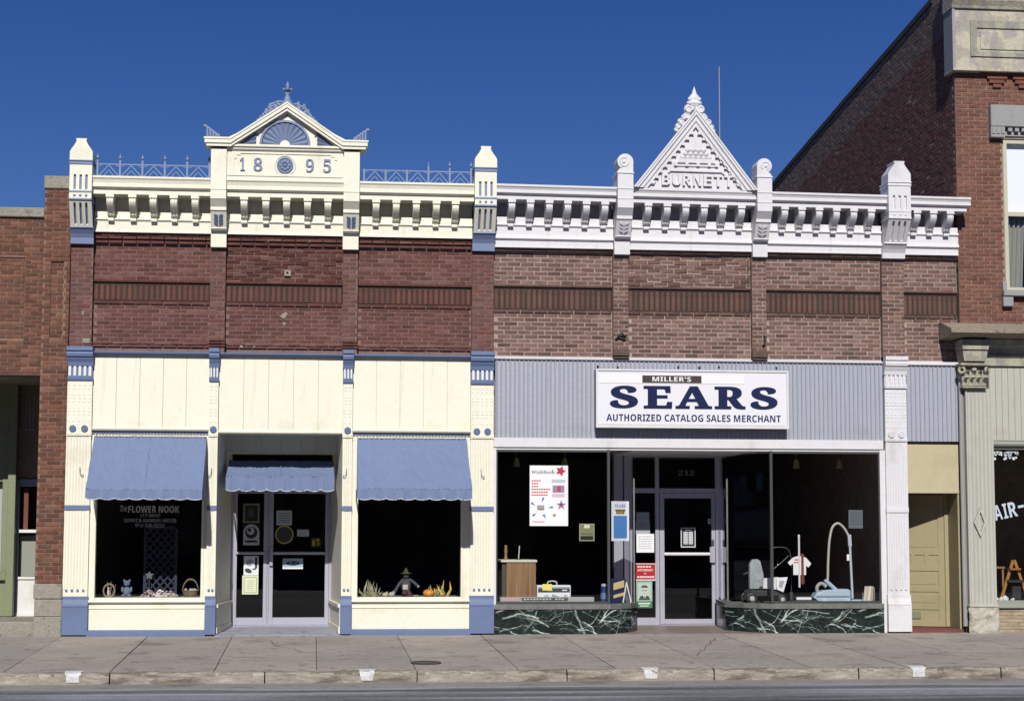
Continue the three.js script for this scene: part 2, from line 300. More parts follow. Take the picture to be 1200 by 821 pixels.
// ---------------------------------------------------------------- shared facade pieces
function shell(b, x0, x1, h, d, backMat) { // party walls, back, roof, dark shop interior
  M('party_wall', [bx(x0, x0 + .07, -.1, h, -d, -.32)], backMat, b); M('party_wall', [bx(x1 - .07, x1, -.1, h, -d, -.32)], backMat, b);
  M('back_wall', bx(x0 + .07, x1 - .07, -.1, h - .1, -d, -d + .25), backMat, b);
  M('roof', bx(x0 + .07, x1 - .07, h - .5, h - .35, -d + .25, -.32), K.tar, b);
  M('shop_ceiling', bx(x0 + .07, x1 - .07, 3.3, 3.4, -16, -.32), K.plaster, b);
  M('shop_back', bx(x0 + .07, x1 - .07, -.05, 3.3, -16.1, -16), K.plaster, b);
  M('shop_wall', [bx(x0 + .07, x0 + .09, -.05, 3.3, -16, -.32)], K.plaster, b); M('shop_wall', [bx(x1 - .09, x1 - .07, -.05, 3.3, -16, -.32)], K.plaster, b);
}
const scroll = [[.34, 0], [.34, -.05], [.3, -.056], [.325, -.07], [.336, -.092], [.336, -.115], [.325, -.145], [.3, -.178], [.265, -.21], [.225, -.238], [.185, -.262], [.165, -.285], [.155, -.31], [.125, -.328], [.085, -.335], [.04, -.33], [.04, 0]];
function bracket(par, x, y, mat, w = .115, k = 1) { // S-scroll console under a cornice, with a foot tab
  const pr = scroll.map(p => [p[0], y + p[1] * k]);
  const top = scroll.slice(0, 2).concat([[.04, -.05], [.04, 0]]).map(p => [p[0], y + p[1] * k]);
  const ridge = scroll.slice(2, 14).map(p => [p[0] + .012, y + p[1] * k]).concat([[.08, y - .32 * k], [.08, y - .06 * k]]);
  M('bracket', [zy(pr, x - w / 2 + .006, x + w / 2 - .006), zy(top.map(p => [p[0] === .34 ? .347 : p[0], p[1]]), x - w / 2 - .004, x + w / 2 + .004), zy(ridge, x - .014, x + .014), zy(ridge, x - w / 2 + .012, x - w / 2 + .026), zy(ridge, x + w / 2 - .026, x + w / 2 - .012),
    bx(x - w / 2 + .012, x + w / 2 - .012, y - .4 * k, y - .352 * k, .04, .135, .004)], mat, par);
}
// frieze and cornice of one bay: y levels [bottom, ..., top]
function cornice(b, x0, x1, mat, A, xs, name = 'cornice') {
  const c = M(name, [
    zy(A ? [[-.25, 7.0], [.40, 7.0], [.425, 7.015], [.425, 6.985], [.405, 6.965], [.385, 6.905], [.40, 6.897], [.40, 6.85], [.375, 6.838], [.352, 6.826], [.34, 6.82], [.34, 6.747], [-.25, 6.747]]
      : [[-.25, 7.012], [.40, 7.012], [.425, 7.027], [.425, 6.995], [.405, 6.975], [.39, 6.942], [.4, 6.932], [.4, 6.895], [.375, 6.885], [.36, 6.872], [.34, 6.868], [.34, 6.801], [-.25, 6.801]], x0, x1),
    zy(A ? [[-.25, 6.747], [-.03, 6.747], [-.03, 6.515], [.04, 6.522], [.04, 6.43], [.085, 6.42], [.095, 6.395], [.06, 6.37], [.055, 6.24], [.07, 6.222], [.072, 6.2], [-.25, 6.2]]
      : [[-.25, 6.801], [-.12, 6.801], [-.12, 6.555], [.04, 6.565], [.04, 6.47], [.085, 6.46], [.095, 6.43], [.06, 6.405], [.06, 6.275], [.09, 6.265], [.1, 6.215], [.055, 6.19], [.055, 6.1], [.068, 6.092], [.068, 6.075], [-.25, 6.075]], x0, x1)], mat, b);
  for (const x of xs) bracket(c, x, A ? 6.747 : 6.801, mat, .115, A ? .95 : 1);
  return c;
}
function ogee(x0, x1, y0, y1, z0, z1) { // pier cap: flat tip, curved shoulders
  const w = (x1 - x0) / 2, cx = (x0 + x1) / 2, pts = [[w, 0], [w, .38], [w * .93, .45], [w * .8, .56], [w * .6, .7], [w * .46, .84], [w * .4, .9], [w * .46, .93], [w * .46, 1]];
  const P = pts.map(p => [cx + p[0], y0 + (y1 - y0) * p[1]]).concat(pts.slice().reverse().map(p => [cx - p[0], y0 + (y1 - y0) * p[1]]));
  return xy(P, z0, z1);
}
// big corner pier over the brick pilaster
function pier(b, x0, x1, main, trim, dy = 0) {
  const w = x1 - x0, cx = (x0 + x1) / 2, s = (k) => cx + (k - 1) * w * .26, sw = w * .055, dark = trim;
  const p = M('pier', [bx(x0 + .01, x1 - .01, 6.62 + dy, 7.17 + dy, .04, .44), bx(x0 - .006, x1 + .006, 6.735 + dy, 6.765 + dy, .05, .485, .004), bx(x0 - .006, x1 + .006, 6.62 + dy, 6.648 + dy, .05, .485, .004), bx(x0, x1, 6.648 + dy, 6.735 + dy, .05, .472),
    zy([[.04, 6.62], [.43, 6.62], [.19, 6.25], [.04, 6.25]].map(q => [q[0], q[1] + dy]), x0 + .012, x1 - .012)], dark, b);
  M('pier_face', [xy(rect(x0, x1, 6.765 + dy, 7.172 + dy), .44, .472, [0, 1, 2].map(k => rect(s(k) - sw, s(k) + sw, 6.785 + dy, 7.015 + dy)))], main, p);
  const L = Math.hypot(.37, .24), low = xy(rect(x0, x1, -L, 0), 0, .035, [0, 1, 2].map(k => rect(s(k) - sw, s(k) + sw, -L + .05, -.02)));
  M('corbel_face', [tr(low, [0, 6.62 + dy, .432], [Math.atan2(.24, .37), 0, 0])], main, p);
  M('pier_side', bx(x0, x0 + .01, 6.765 + dy, 7.172 + dy, .05, .44), main, p); M('pier_side', bx(x1 - .01, x1, 6.765 + dy, 7.172 + dy, .05, .44), main, p);
  M('pier_band', [bx(x0, x1, 6.648 + dy, 6.735 + dy, .472, .478)], main, p);
  for (const k of [0, 1, 2]) M('rosette', sph(s(k), 6.69 + dy, .478, .022, .022, .012), trim, p);
  M('collar', [bx(x0 - .012, x1 + .012, 7.172 + dy, 7.195 + dy, .04, .485, .004), bx(x0 - .004, x1 + .004, 7.195 + dy, 7.225 + dy, .045, .476), bx(x0 - .016, x1 + .016, 7.222 + dy, 7.24 + dy, .04, .49, .004)], trim, p);
  M('cap', [ogee(x0 - .004, x1 + .004, 7.24 + dy, 7.575 + dy, .12, .478)], main, p);
  M('pier_foot', [zy([[.04, 6.25], [.235, 6.262], [.245, 6.235], [.215, 6.215], [.16, 6.15], [.125, 6.09], [.115, 6.0], [.04, 6.0]].map(q => [q[0], q[1] + (q[1] > 6.01 ? dy : 0)]), x0 - .006, x1 + .006)], trim === K.white ? main : trim, p);
}
function post(b, x0, x1, top, mat, trim, dy = 0) { // narrow post through the cornice with a carved panel
  const cx = (x0 + x1) / 2, q = [[.0, top - dy], [.47, top - dy], [.47, 6.86], [.478, 6.85], [.478, 6.83], [.47, 6.82], [.47, 6.69], [.455, 6.675], [.37, 6.575], [.37, 6.525], [.345, 6.51], [.215, 6.275], [.225, 6.262], [.205, 6.245], [.13, 6.235], [.125, 5.985], [.0, 5.985]].map(a => [a[0], a[1] + dy]);
  const p = M('post', zy(q, x0, x1), mat, b), a = -Math.atan2(.13, .235) * -1;
  const geos = [];
  for (const j of [-1, 1]) for (const i of [-1, 0, 1]) { const y = i * .062; geos.push(xy([[j * .008, y - .02], [j * .062, y + .008], [j * .07, y + .03], [j * .03, y + .024], [j * .008, y + .012]], 0, .022)); }
  M('carving', geos.map(g => tr(g, [cx, 6.393 + dy, .281], [a, 0, 0])), trim, p);
  return p;
}
// cast column of the shop front
function column(b, x0, x1, main, trim, base, big, z = .06) {
  const w = x1 - x0, cx = (x0 + x1) / 2, n = big ? 7 : 3, fl = [];
  for (let k = 0; k < n; k++) { const a = x0 + .03 + (w - .06) * k / n, c = x0 + .03 + (w - .06) * (k + 1) / n, d = (c - a) * .2; fl.push([a + d * .5, z], [a + d * 1.4, z - .007], [c - d * 1.4, z - .007], [c - d * .5, z]); }
  const fp = [[x0, -.2], [x0, z], ...fl, [x1, z], [x1, -.2]].reverse();
  const c = M('column', [xz(fp, .7, 1.905), xz(fp, 1.98, 3.04), bx(x0, x1, 3.11, 3.895, -.2, z), bx(x0 - .004, x1 + .004, 3.04, 3.11, -.2, z + .004)], main, b);
  M('lower_band', bx(x0 - .006, x1 + .006, 1.905, 1.98, -.2, z + .012, .003), trim, c);
  M('bead_row', [bx(x0 - .006, x1 + .006, 3.04, 3.058, -.2, z + .016), ...Array.from({ length: big ? 12 : 5 }, (_, k) => sph(x0 + w * (k + .5) / (big ? 12 : 5), 3.07, z + .006, w / (big ? 12 : 5) * .38, .011, .01, 6))], main, c);
  const ds = big ? [cx - w * .235, cx + w * .235] : [cx];
  for (const x of ds) { const d = M('disc', [cylZ(x, 3.15, z, z + .02, .052, 24), tr(new THREE.TorusGeometry(.04, .008, 6, 24), [x, 3.15, z + .02]), sph(x, 3.15, z + .02, .016, .016, .01)], trim, c); }
  const dots = big ? 4 : 2; for (let k = 0; k < dots; k++) M('stud', cylZ(x0 + w * (k + .75) / (dots + .5), .69, z - .02, z + .014, .019, 12), trim, c);
  M('lower_plate', bx(x0, x1, .6, .7, -.2, z - .003), main, c);
  const em = []; for (let r = 0; r < 6; r++) for (let k = 0; k < (big ? 5 : 2); k++) { const x = x0 + w * (k + .5) / (big ? 5 : 2), y = 3.27 + r * .1; em.push(tr(new THREE.ConeGeometry(.026, .014, 4), [x, y, z + .005], [Math.PI / 2, Math.PI / 4, 0], [1.15, 1, 1])); if (r % 2) em.push(bx(x - .02, x + .02, y + .043, y + .051, z, z + .007)); }
  M('embossing', em, main, c, { kind: 'stuff' });
  M('capital', [zy([[-.2, 4.11], [z + .02, 4.11], [z + .03, 4.17], [z + .06, 4.225], [z + .06, 4.245], [z + .09, 4.255], [z + .1, 4.3], [z + .085, 4.33], [z + .115, 4.345], [z + .115, 4.405], [-.2, 4.405]], x0 - .008, x1 + .008), zy([[-.2, 3.895], [z + .03, 3.895], [z + .035, 3.94], [z + .015, 3.955], [-.2, 3.955]], x0 - .006, x1 + .006), bx(x0, x1, 3.955, 4.11, -.2, z - .004)], trim, c);
  const m = big ? 5 : 3; for (let k = 0; k < m; k++) M('fillet', bx(x0 + w * (k + .22) / m, x0 + w * (k + .78) / m, 3.957, 4.108, z - .02, z + .02, .004), big && trim !== main ? K.white2 : (trim !== main ? K.white2 : main), c);
  M('plinth', [zy([[-.2, .02], [z + .045, .02], [z + .045, .43], [z + .05, .45], [z + .03, .47], [z + .015, .55], [z + .015, .6], [-.2, .6]], x0 - .012, x1 + .012)], base, c);
  return c;
}
function ribs(par, x0, x1, y0, y1, z, mats) { // band of upright half-round terracotta ribs with pointed heads
  const n = Math.round((x1 - x0) / .0865), s = (x1 - x0) / n, g = norm(mergeGeometries([norm(new THREE.CylinderGeometry(s * .44, s * .46, y1 - y0 - .07, 10, 1, false)), norm(new THREE.SphereGeometry(s * .44, 10, 6).scale(1, 1.1, 1).translate(0, (y1 - y0 - .07) / 2, 0))])); boxUV(g);
  const b = org.get(par); M('rib_backing', bx(x0 - .004, x1 + .004, y0, y1, z - .02, z + .022), stdBrick([.05, .03, .025]), par);
  for (let k = 0; k < n; k++) { const m = add('rib', g, mats[Math.floor(R() * mats.length)], par); m.position.set(x0 + s * (k + .5) - b[0], (y0 + y1) / 2 - .035 - b[1], z - b[2] + rr(-.004, .004)); }
}
const stdBrick = c => std(c, { map: T.grain, bumpMap: T.bump, bumpScale: .004, roughness: .92 });

// ---------------------------------------------------------------- flower shop building (1895)
const A = thing('flower_shop_building', 'cream and blue trimmed one-storey brick shop dated 1895 with fan pediment', 'building', [-3.29, 0, 0]);
{
  const P = [[-6.575, -6.235], [-4.445, -4.205], [-2.385, -2.15], [-.352, -.004]];
  const bays = [[-6.235, -4.445], [-4.205, -2.385], [-2.15, -.352]];
  shell(A, -6.575, -.004, 6.6, 18, stdBrick([.2, .09, .07]));
  const wall = M('brick_wall', [bx(-6.575, -.004, 3.13, 6.2, -.3, -.13), bx(-6.575, -.004, 6.2, 7.0, -.35, -.252), ...bays.map(q => bx(q[0], q[1], 4.33, 6.2, -.2, -.064)), ...P.map(q => bx(q[0] + .004, q[1] - .004, 4.33, 6.2, -.2, .0385))], std([.25, .155, .135], { map: T.grain, bumpMap: T.bump, bumpScale: .004, roughness: .95 }), A);
  const L = [];
  const tones = [[.115, .043, .037], [.14, .05, .043], [.158, .06, .05], [.175, .07, .061], [.2, .095, .085], [.15, .072, .067]];
  for (const q of P) course(L, q[0], q[1], 4.41, 6.2, .042, { shift: .5, tone: .45, spread: .55 });
  bays.forEach((q, i) => {
    const [a, c] = [q[0] + .01, q[1] - .01];
    course(L, a, c, 6.1, 6.2, .02, { H: .05, tone: .1, spread: .6 });
    course(L, a, c, 6.035, 6.085, .0, { H: .05, tone: .0, spread: .5 });
    course(L, a, c, 5.47, 6.01, -.06, { rough: i === 1 ? 1 : 0, tone: i === 2 ? 0 : .05, spread: .75 });
    course(L, a, c, 5.09, 5.15, -.035, { H: .06, tone: 0, spread: .4 });
    course(L, a, c, 4.51, 5.085, -.06, { tone: 0, spread: .7, x: .05 });
    course(L, a, c, 4.42, 4.505, -.03, { H: .0425, tone: .3, spread: .6 });
  });
  for (const q of P.slice(1, 3)) for (const [y, d] of [[4.43, .05], [4.475, .065], [4.52, .05]]) course(L, q[0] - .01, q[1] + .01, y, y + .04, d + .02, { H: .04, tone: 0, spread: .5 });
  layBricks(L, tones, wall);
  const rm = [[.155, .058, .047], [.135, .054, .045], [.175, .068, .054]].map(stdBrick);
  for (const q of bays) ribs(wall, q[0] + .005, q[1] - .005, 5.155, 5.43, -.075, rm);
  M('string_course', bays.map(q => zy([[-.1, 5.43], [-.02, 5.435], [-.012, 5.455], [-.02, 5.47], [-.1, 5.472]], q[0], q[1])), stdBrick([.13, .045, .038]), wall);
  // small mortar patches and a light fitting left on the brickwork
  const pm = std([.36, .31, .28], { map: T.grain, roughness: 1 }), blot = (x, y, r, z) => M('patch', xy(circ(x, y, r, 11).map(p => [lerp(x, p[0], rr(.5, 1.3)), lerp(y, p[1], rr(.4, 1))]), z, z + .007), pm, wall);
  blot(-3.3, 4.95, .06, -.06); blot(-3.29, 4.82, .03, -.06); blot(-3.95, 4.45, .03, -.03); blot(-3.75, 4.45, .022, -.03); blot(-3.55, 6.14, .08, -.01); blot(-2.95, 6.13, .05, -.01);
  M('light_fitting', xy(rect(-3.3, -3.2, 5.57, 5.66), -.05, -.02, [rect(-3.27, -3.235, 5.6, 5.635)]), pm, wall); M('stone_chip', bx(-6.37, -6.25, 4.46, 4.54, .04, .062, .01), pm, wall); M('stone_chip', bx(-6.39, -6.36, 4.9, 4.96, .04, .05), pm, wall);
  // cornice with brackets, bay by bay
  cornice(A, -6.235, -4.445, K.cream, 1, [-5.975, -5.635, -5.32, -5.005, -4.68]);
  cornice(A, -4.205, -2.385, K.cream, 1, [-3.93, -3.595, -3.275, -2.95, -2.635]);
  cornice(A, -2.15, -.352, K.cream, 1, [-1.885, -1.57, -1.255, -.94, -.64]);
  pier(A, -6.572, -6.236, K.cream, K.blueGrey); pier(A, -.348, -.006, K.cream, K.blueGrey, .03); M('cap_backing', [ogee(-.33, .03, 7.3, 7.63, .05, .115)], K.tar, A);
  for (const [x, s] of [[-6.36, 1], [-4.37, -1], [-2.3, -1], [-.2, 1]]) M('awning_hook', tube([[x, 2.56, .06], [x, 2.54, .09], [x + s * .01, 2.46, .1], [x + s * .045, 2.43, .09], [x + s * .05, 2.46, .08]], .006, 6), K.greyStone, A);
  post(A, -4.44, -4.2, 7.5, K.cream, K.blue); post(A, -2.395, -2.15, 7.5, K.cream, K.blue);
  // pediment
  const ped = M('pediment', [xy([[-4.3, 7.4], [-2.25, 7.4], [-2.25, 7.6], [-3.285, 8.13], [-4.3, 7.6]], .2, .42), bx(-4.2, -2.395, 7.0, 7.5, .1, .42)], K.cream, A);
  const top = [[-4.55, 7.635], [-4.14, 7.635], [-3.285, 8.215], [-2.42, 7.635], [-2.02, 7.635]], ch = (d0, d1, z, e) => { const t = top.map((p, i) => [p[0] + (i === 0 ? e : i === 4 ? -e : 0), p[1] - d0]), u = top.map((p, i) => [p[0] + (i === 0 ? e : i === 4 ? -e : 0), p[1] - d1]); return xy(t.concat(u.reverse()), .12, z); };
  M('raking_cornice', [ch(0, .028, .56, 0), ch(.028, .088, .548, .012), ch(.088, .135, .525, .04)], K.cream, ped);
  M('entablature', [zy([[.2, 7.5], [.47, 7.5], [.5, 7.51], [.5, 7.53], [.485, 7.545], [.2, 7.55]], -4.46, -2.13), zy([[.2, 7.455], [.45, 7.455], [.47, 7.475], [.47, 7.5], [.2, 7.5]], -4.45, -2.14)], K.cream, ped);
  // fan of the tympanum: half-round centre and two side fans of ridged rays
  const fan = M('fan_light', [xy(circ(-3.31, 7.55, .37, 30, 0, Math.PI), .41, .428)], K.blue, ped);
  const C = [-3.31, 7.552], N = 12;
  for (let k = 0; k < N; k++) {
    const a0 = Math.PI * k / N + .012, a1 = Math.PI * (k + 1) / N - .012, am = (a0 + a1) / 2, p = (r, a, z) => [C[0] + r * Math.cos(a), C[1] + r * Math.sin(a), z];
    M('ray', tris([[p(.06, am, .43), p(.335, a0, .43), p(.345, am, .455)], [p(.06, am, .43), p(.345, am, .455), p(.335, a1, .43)], [p(.335, a0, .43), p(.358, am, .43), p(.345, am, .455)], [p(.345, am, .455), p(.358, am, .43), p(.335, a1, .43)]]), K.blueGrey, fan);
  }
  M('arch_ring', [xy(circ(-3.31, 7.55, .395, 34, 0, Math.PI).concat(circ(-3.31, 7.55, .362, 34, 0, Math.PI).reverse()), .42, .455)], K.blueGrey, fan);
  M('hub', [xy(circ(-3.31, 7.55, .075, 16, 0, Math.PI), .42, .46)], K.cream, fan);
  for (const s of [-1, 1]) {
    const o = [-3.285 + s * .74, 7.555], g = [];
    for (let k = 0; k < 3; k++) { const e0 = [-3.285 + s * .47, 7.56 + k * .073], e1 = [-3.285 + s * .47, 7.56 + (k + 1) * .073], em = [-3.285 + s * .47, (e0[1] + e1[1]) / 2]; g.push(tris(s < 0 ? [[[...o, .425], [...e0, .425], [...em, .45]], [[...o, .425], [...em, .45], [...e1, .425]]] : [[[...o, .425], [...em, .45], [...e0, .425]], [[...o, .425], [...e1, .425], [...em, .45]]])); }
    M('side_fan', g, K.blue, ped);
    M('stud', sph(-3.285 + s * .445, 7.70, .42, .017, .017, .012, 8), K.blue, ped);
  }
  M('stud', sph(-3.285, 8.02, .42, .018, .018, .012, 8), K.blue, ped);
  // date panel
  const dp = M('date_panel', [xy(rect(-4.19, -2.405, 7.06, 7.452), .42, .432, [[[-4.09, 7.1], [-2.5, 7.1], [-2.5, 7.33], [-2.54, 7.33], [-2.54, 7.385], [-2.6, 7.385], [-2.6, 7.41], [-3.99, 7.41], [-3.99, 7.385], [-4.05, 7.385], [-4.05, 7.33], [-4.09, 7.33]]]), tr(new THREE.TorusGeometry(.155, .014, 8, 36), [-3.305, 7.235, .422])], K.cream, ped);
  const num = [['1', -4.0, -3.92], ['8', -3.79, -3.655], ['9', -2.985, -2.86], ['5', -2.715, -2.595]];
  for (const [s, a, c] of num) M('numeral', word(s, a, c, 7.14, 7.345, .42, .022, F.sb), K.blueGrey, dp);
  const ros = M('rosette', cylZ(-3.305, 7.235, .42, .436, .125, 32), K.blue, dp);
  M('petals', [...Array.from({ length: 8 }, (_, k) => sph(-3.305 + .062 * Math.cos(k * .785), 7.235 + .062 * Math.sin(k * .785), .436, .03, .03, .018, 8)), sph(-3.305, 7.235, .436, .03, .03, .024), tr(new THREE.TorusGeometry(.115, .012, 6, 30), [-3.305, 7.235, .436])], K.blueGrey, ros);
  // iron cresting on the pediment
  const cr = [];
  for (const s of [-1, 1]) {
    for (const [t, r] of [[.13, .085], [.22, .1], [.31, .075], [.38, .05], [.44, .04], [.49, .03]]) { const x = -3.285 + s * .87 * t, y = 8.215 - .58 * t + r * .55; cr.push(tr(new THREE.TorusGeometry(r, .02, 6, 16, 4.6), [x, y, .3], [0, 0, s < 0 ? -.6 : 2.3]), tr(new THREE.TorusGeometry(r * .5, .017, 6, 12, 4.4), [x + s * r * .2, y + r * .1, .3], [0, 0, s < 0 ? 1 : 0]), sph(x + s * r * .7, y + r * .75, .3, .028, .028, .02, 6), sph(x - s * r * .3, y + r * .2, .3, .03, .03, .02, 6), bar([x, y - r, .3], [x + s * .05, y + r * .6, .3], .01, .01)); }
  }
  M('crest', cr, K.iron, ped);
  const lp = [[.001, 8.19], [.11, 8.19], [.115, 8.22], [.06, 8.29], [.035, 8.36], [.03, 8.38], [.05, 8.395], [.02, 8.42], [.02, 8.435], [.055, 8.455], [.055, 8.47], [.02, 8.49], [.025, 8.505], [.032, 8.53], [.012, 8.57], [.001, 8.6]];
  M('finial', [norm(new THREE.LatheGeometry(lp.map(p => new THREE.Vector2(...p)), 18).translate(-3.285, 0, .3)), ...[0, 1, 2, 3].map(k => sph(-3.285 + .058 * Math.cos(k * 1.57), 8.462, .3 + .058 * Math.sin(k * 1.57), .02, .026, .02, 8))], K.iron, ped);
  for (const s of [-1, 1]) {
    const x = -3.285 + s * 1.13, g = [bx(x - .12, x + .12, 7.63, 7.655, .28, .36)];
    for (let k = 0; k < 5; k++) { const h = .21 - k * .035, xx = x + s * (.09 - k * .045); g.push(tube([[xx - s * .0, 7.65, .32], [xx + s * .006, 7.65 + h * .5, .32], [xx + s * .014, 7.65 + h * .88, .32], [xx + s * .045, 7.65 + h, .32]], .021, 6), sph(xx + s * .045, 7.65 + h - .012, .32, .03, .028, .024, 7)); }
    M('palmette', g, K.iron, ped);
  }
  // iron railing cresting of the two outer bays
  for (const [x0, x1, fin] of [[-6.185, -4.475, [1, 1, 1, 1, 1, 1]], [-2.075, -.39, [0, 0, 0, .5, 1, 1]]]) {
    const n = 5, s = (x1 - x0) / n, rl = M('roof_cresting', [bx(x0 - .02, x1 + .02, 7.225, 7.243, .2, .22), bx(x0 - .02, x1 + .02, 7.02, 7.038, .2, .22)], K.iron, A);
    for (let k = 0; k <= n; k++) {
      const x = x0 + s * k, f = fin[k], g = [bx(x - .014, x + .014, 6.99, f === .5 ? 7.33 : 7.3 - (f ? 0 : .05), .195, .225)];
      if (f) g.push(sph(x, 7.335, .21, .028 * Math.max(.6, f), .022, .028, 8), norm(new THREE.ConeGeometry(.02 * f, .06, 8).translate(x, 7.375, .21)));
      M('crest_post', g, K.iron, rl);
      if (k < n) { const m = x + s / 2; M('chevron', [bar([x + .015, 7.045, .21], [m, 7.22, .21], .014), bar([m, 7.22, .21], [x + s - .015, 7.045, .21], .014), bar([x + .09, 7.045, .21], [m, 7.14, .21], .011), bar([m, 7.14, .21], [x + s - .09, 7.045, .21], .011), bar([x + .015, 7.2, .21], [m - .1, 7.22, .21], .009), bar([x + s - .015, 7.2, .21], [m + .1, 7.22, .21], .009)], K.iron, rl); }
    }
  }
  // shop front ------------------------------------------------
  M('sill_strip', [zy([[-.2, 4.30], [.06, 4.30], [.085, 4.325], [.085, 4.34], [-.06, 4.36], [-.2, 4.36]], -6.23, -.35)], K.blue, A);
  column(A, -6.585, -6.205, K.cream, K.blue, K.blue, true); column(A, -.362, -.004, K.cream, K.blue, K.blue, true);
  column(A, -4.425, -4.285, K.cream, K.blue, K.blue, false); column(A, -2.362, -2.212, K.cream, K.blue, K.blue, false);
  const fb = [[-6.205, -4.425], [-4.285, -2.362], [-2.212, -.362]];
  fb.forEach(([a, c], i) => {
    const f = M('fascia', bx(a, c, i === 1 ? 3.1 : 3.02, 4.3, -.12, -.034), K.cream, A), n = 5, s = (c - a) / n;
    for (let k = 0; k < n; k++) M('board', bx(a + s * k + .002, a + s * (k + 1) - .002, 3.15, 4.3, -.06, -.012 + rr(-.002, .002), .003), K.board, f);
    if (i !== 1) { M('drip_moulding', zy([[-.05, 3.125], [.03, 3.125], [.05, 3.15], [.03, 3.165], [-.05, 3.165]], a, c), K.cream, f); M('bead_strip', Array.from({ length: 36 }, (_, k) => bx(a + (c - a) * (k + .15) / 36, a + (c - a) * (k + .8) / 36, 3.075, 3.12, -.035, -.01)), K.blueGrey, f); }
    else M('drip_moulding', zy([[-.1, 3.1], [.0, 3.1], [.01, 3.12], [.0, 3.15], [-.1, 3.15]], a, c), K.cream, f);
  });
  for (const [a, c, wx0, wx1] of [[-6.205, -4.425, -6.105, -4.51], [-2.212, -.362, -2.112, -.506]]) {
    const w = M('shop_window', [bx(a, wx0, .5, 3.03, -.12, .0), bx(wx1, c, .5, 3.03, -.12, .0), bx(wx0, wx1, 2.95, 3.03, -.12, .0), bx(wx0, wx1, .5, .577, -.12, 0)], K.cream, A);
    M('casing', [bx(wx0 - .045, wx0, .577, 2.95, -.02, .018, .004), bx(wx1, wx1 + .04, .577, 2.95, -.02, .018, .004), bx(wx0 - .06, wx1 + .06, .535, .577, -.02, .03, .004)], K.cream, w);
    pane(wx0, wx1, .577, 2.95, -.05, w);
    M('sill', zy([[-.1, .5], [.05, .5], [.062, .515], [.05, .54], [-.1, .545]], a, c), K.cream, w);
    M('stall_riser', [bx(a, c, .07, .41, -.12, .015), bx(a, c, .41, .425, -.12, .028), bx(a, c, .425, .5, -.12, .008)], K.cream, w);
    M('base_strip', zy([[-.12, -.05], [.11, -.05], [.11, .065], [.07, .09], [-.12, .09]], a, c), K.blue, w);
    M('display_floor', bx(wx0, wx1, .5, .56, -1.15, -.12), K.shelf, w);
    M('display_front', bx(a, c, 0, .5, -1.17, -1.13), K.plaster, w);
  }
  M('display_side', [bx(-4.44, -4.41, .56, 3.05, -1.15, -.12)], K.plaster, A); M('display_side', [bx(-2.24, -2.21, .56, 3.05, -1.15, -.12)], K.plaster, A);
  // entry recess
  const DZ = -1.7, e = M('entry', [bx(-4.38, -2.27, 2.84, 3.1, DZ - .1, -1.02), bx(-4.4, -2.25, 3.1, 3.3, DZ - .1, -.12)], K.board, A);
  for (let k = 0; k < 6; k++) M('board', bx(-4.26 + k * .312, -3.955 + k * .312, 2.84, 3.1, -1.03, -1.01, .003), K.board, e);
  pane(-4.13, -2.5, 2.42, 2.84, DZ, e);
  M('entry_floor', [zy([[.1, -.1], [.1, .006], [DZ, .05], [DZ - .1, .05], [DZ - .1, -.1]], -4.285, -2.362)], std([.42, .45, .56], { map: T.concrete, roughness: .7 }), e);
  for (const [a, c, s] of [[-4.285, -4.13, 1], [-2.362, -2.5, -1]]) { // splayed side walls with a panelled plinth
    const q = s > 0 ? [[a, .0], [c, DZ], [c - .25, DZ], [a - .12, 0]] : [[a, .0], [a + .12, 0], [c + .25, DZ], [c, DZ]];
    M('side_wall', xz(q.slice().reverse(), .0, 3.1), K.board, e);
    const q2 = (o) => s > 0 ? [[a + o, -.02], [c + o, DZ], [c - .02, DZ], [a - .02, -.02]] : [[a - o, -.02], [a + .02, -.02], [c + .02, DZ], [c - o, DZ]];
    M('side_plinth', [xz(q2(.035).reverse(), .02, .12), xz(q2(.02).reverse(), .12, .42), xz(q2(.045).reverse(), .42, .47)], K.board, e);
  }
  const fr = M('door_frame', [bx(-4.13, -4.095, .05, 2.42, DZ - .05, DZ + .03), bx(-2.535, -2.5, .05, 2.42, DZ - .05, DZ + .03), bx(-4.095, -2.535, 2.28, 2.42, DZ - .05, DZ + .03), bx(-3.54, -3.515, .06, 2.28, DZ - .05, DZ + .02), bx(-4.095, -2.535, .04, .062, DZ - .06, DZ + .05)], K.alu, e);
  for (const [a, c, h] of [[-4.092, -3.543, 1], [-3.512, -2.538, 0]]) {
    const st = h ? .06 : .065, d = M('door', [bx(a, a + st, .064, 2.275, DZ - .03, DZ + .02, .004), bx(c - st, c, .064, 2.275, DZ - .03, DZ + .02, .004), bx(a + st, c - st, 2.2, 2.275, DZ - .03, DZ + .02, .004), bx(a + st, c - st, .064, .185, DZ - .03, DZ + .02, .004)], K.alu, A);
    pane(a + st, c - st, .185, 2.2, DZ - .005, d);
    M('push_bar', bx(a + st - .02, c - st + .02, 1.205, 1.25, DZ + .03, DZ + .065, .01), K.alu, d);
    if (!h) M('pull_handle', [bx(-3.505, -3.45, 1.02, 1.32, DZ + .02, DZ + .07, .008)], K.alu, d);
  }
  M('shop_floor', bx(-6.5, -.08, -.05, .04, -16, DZ), K.carpet, A);
}
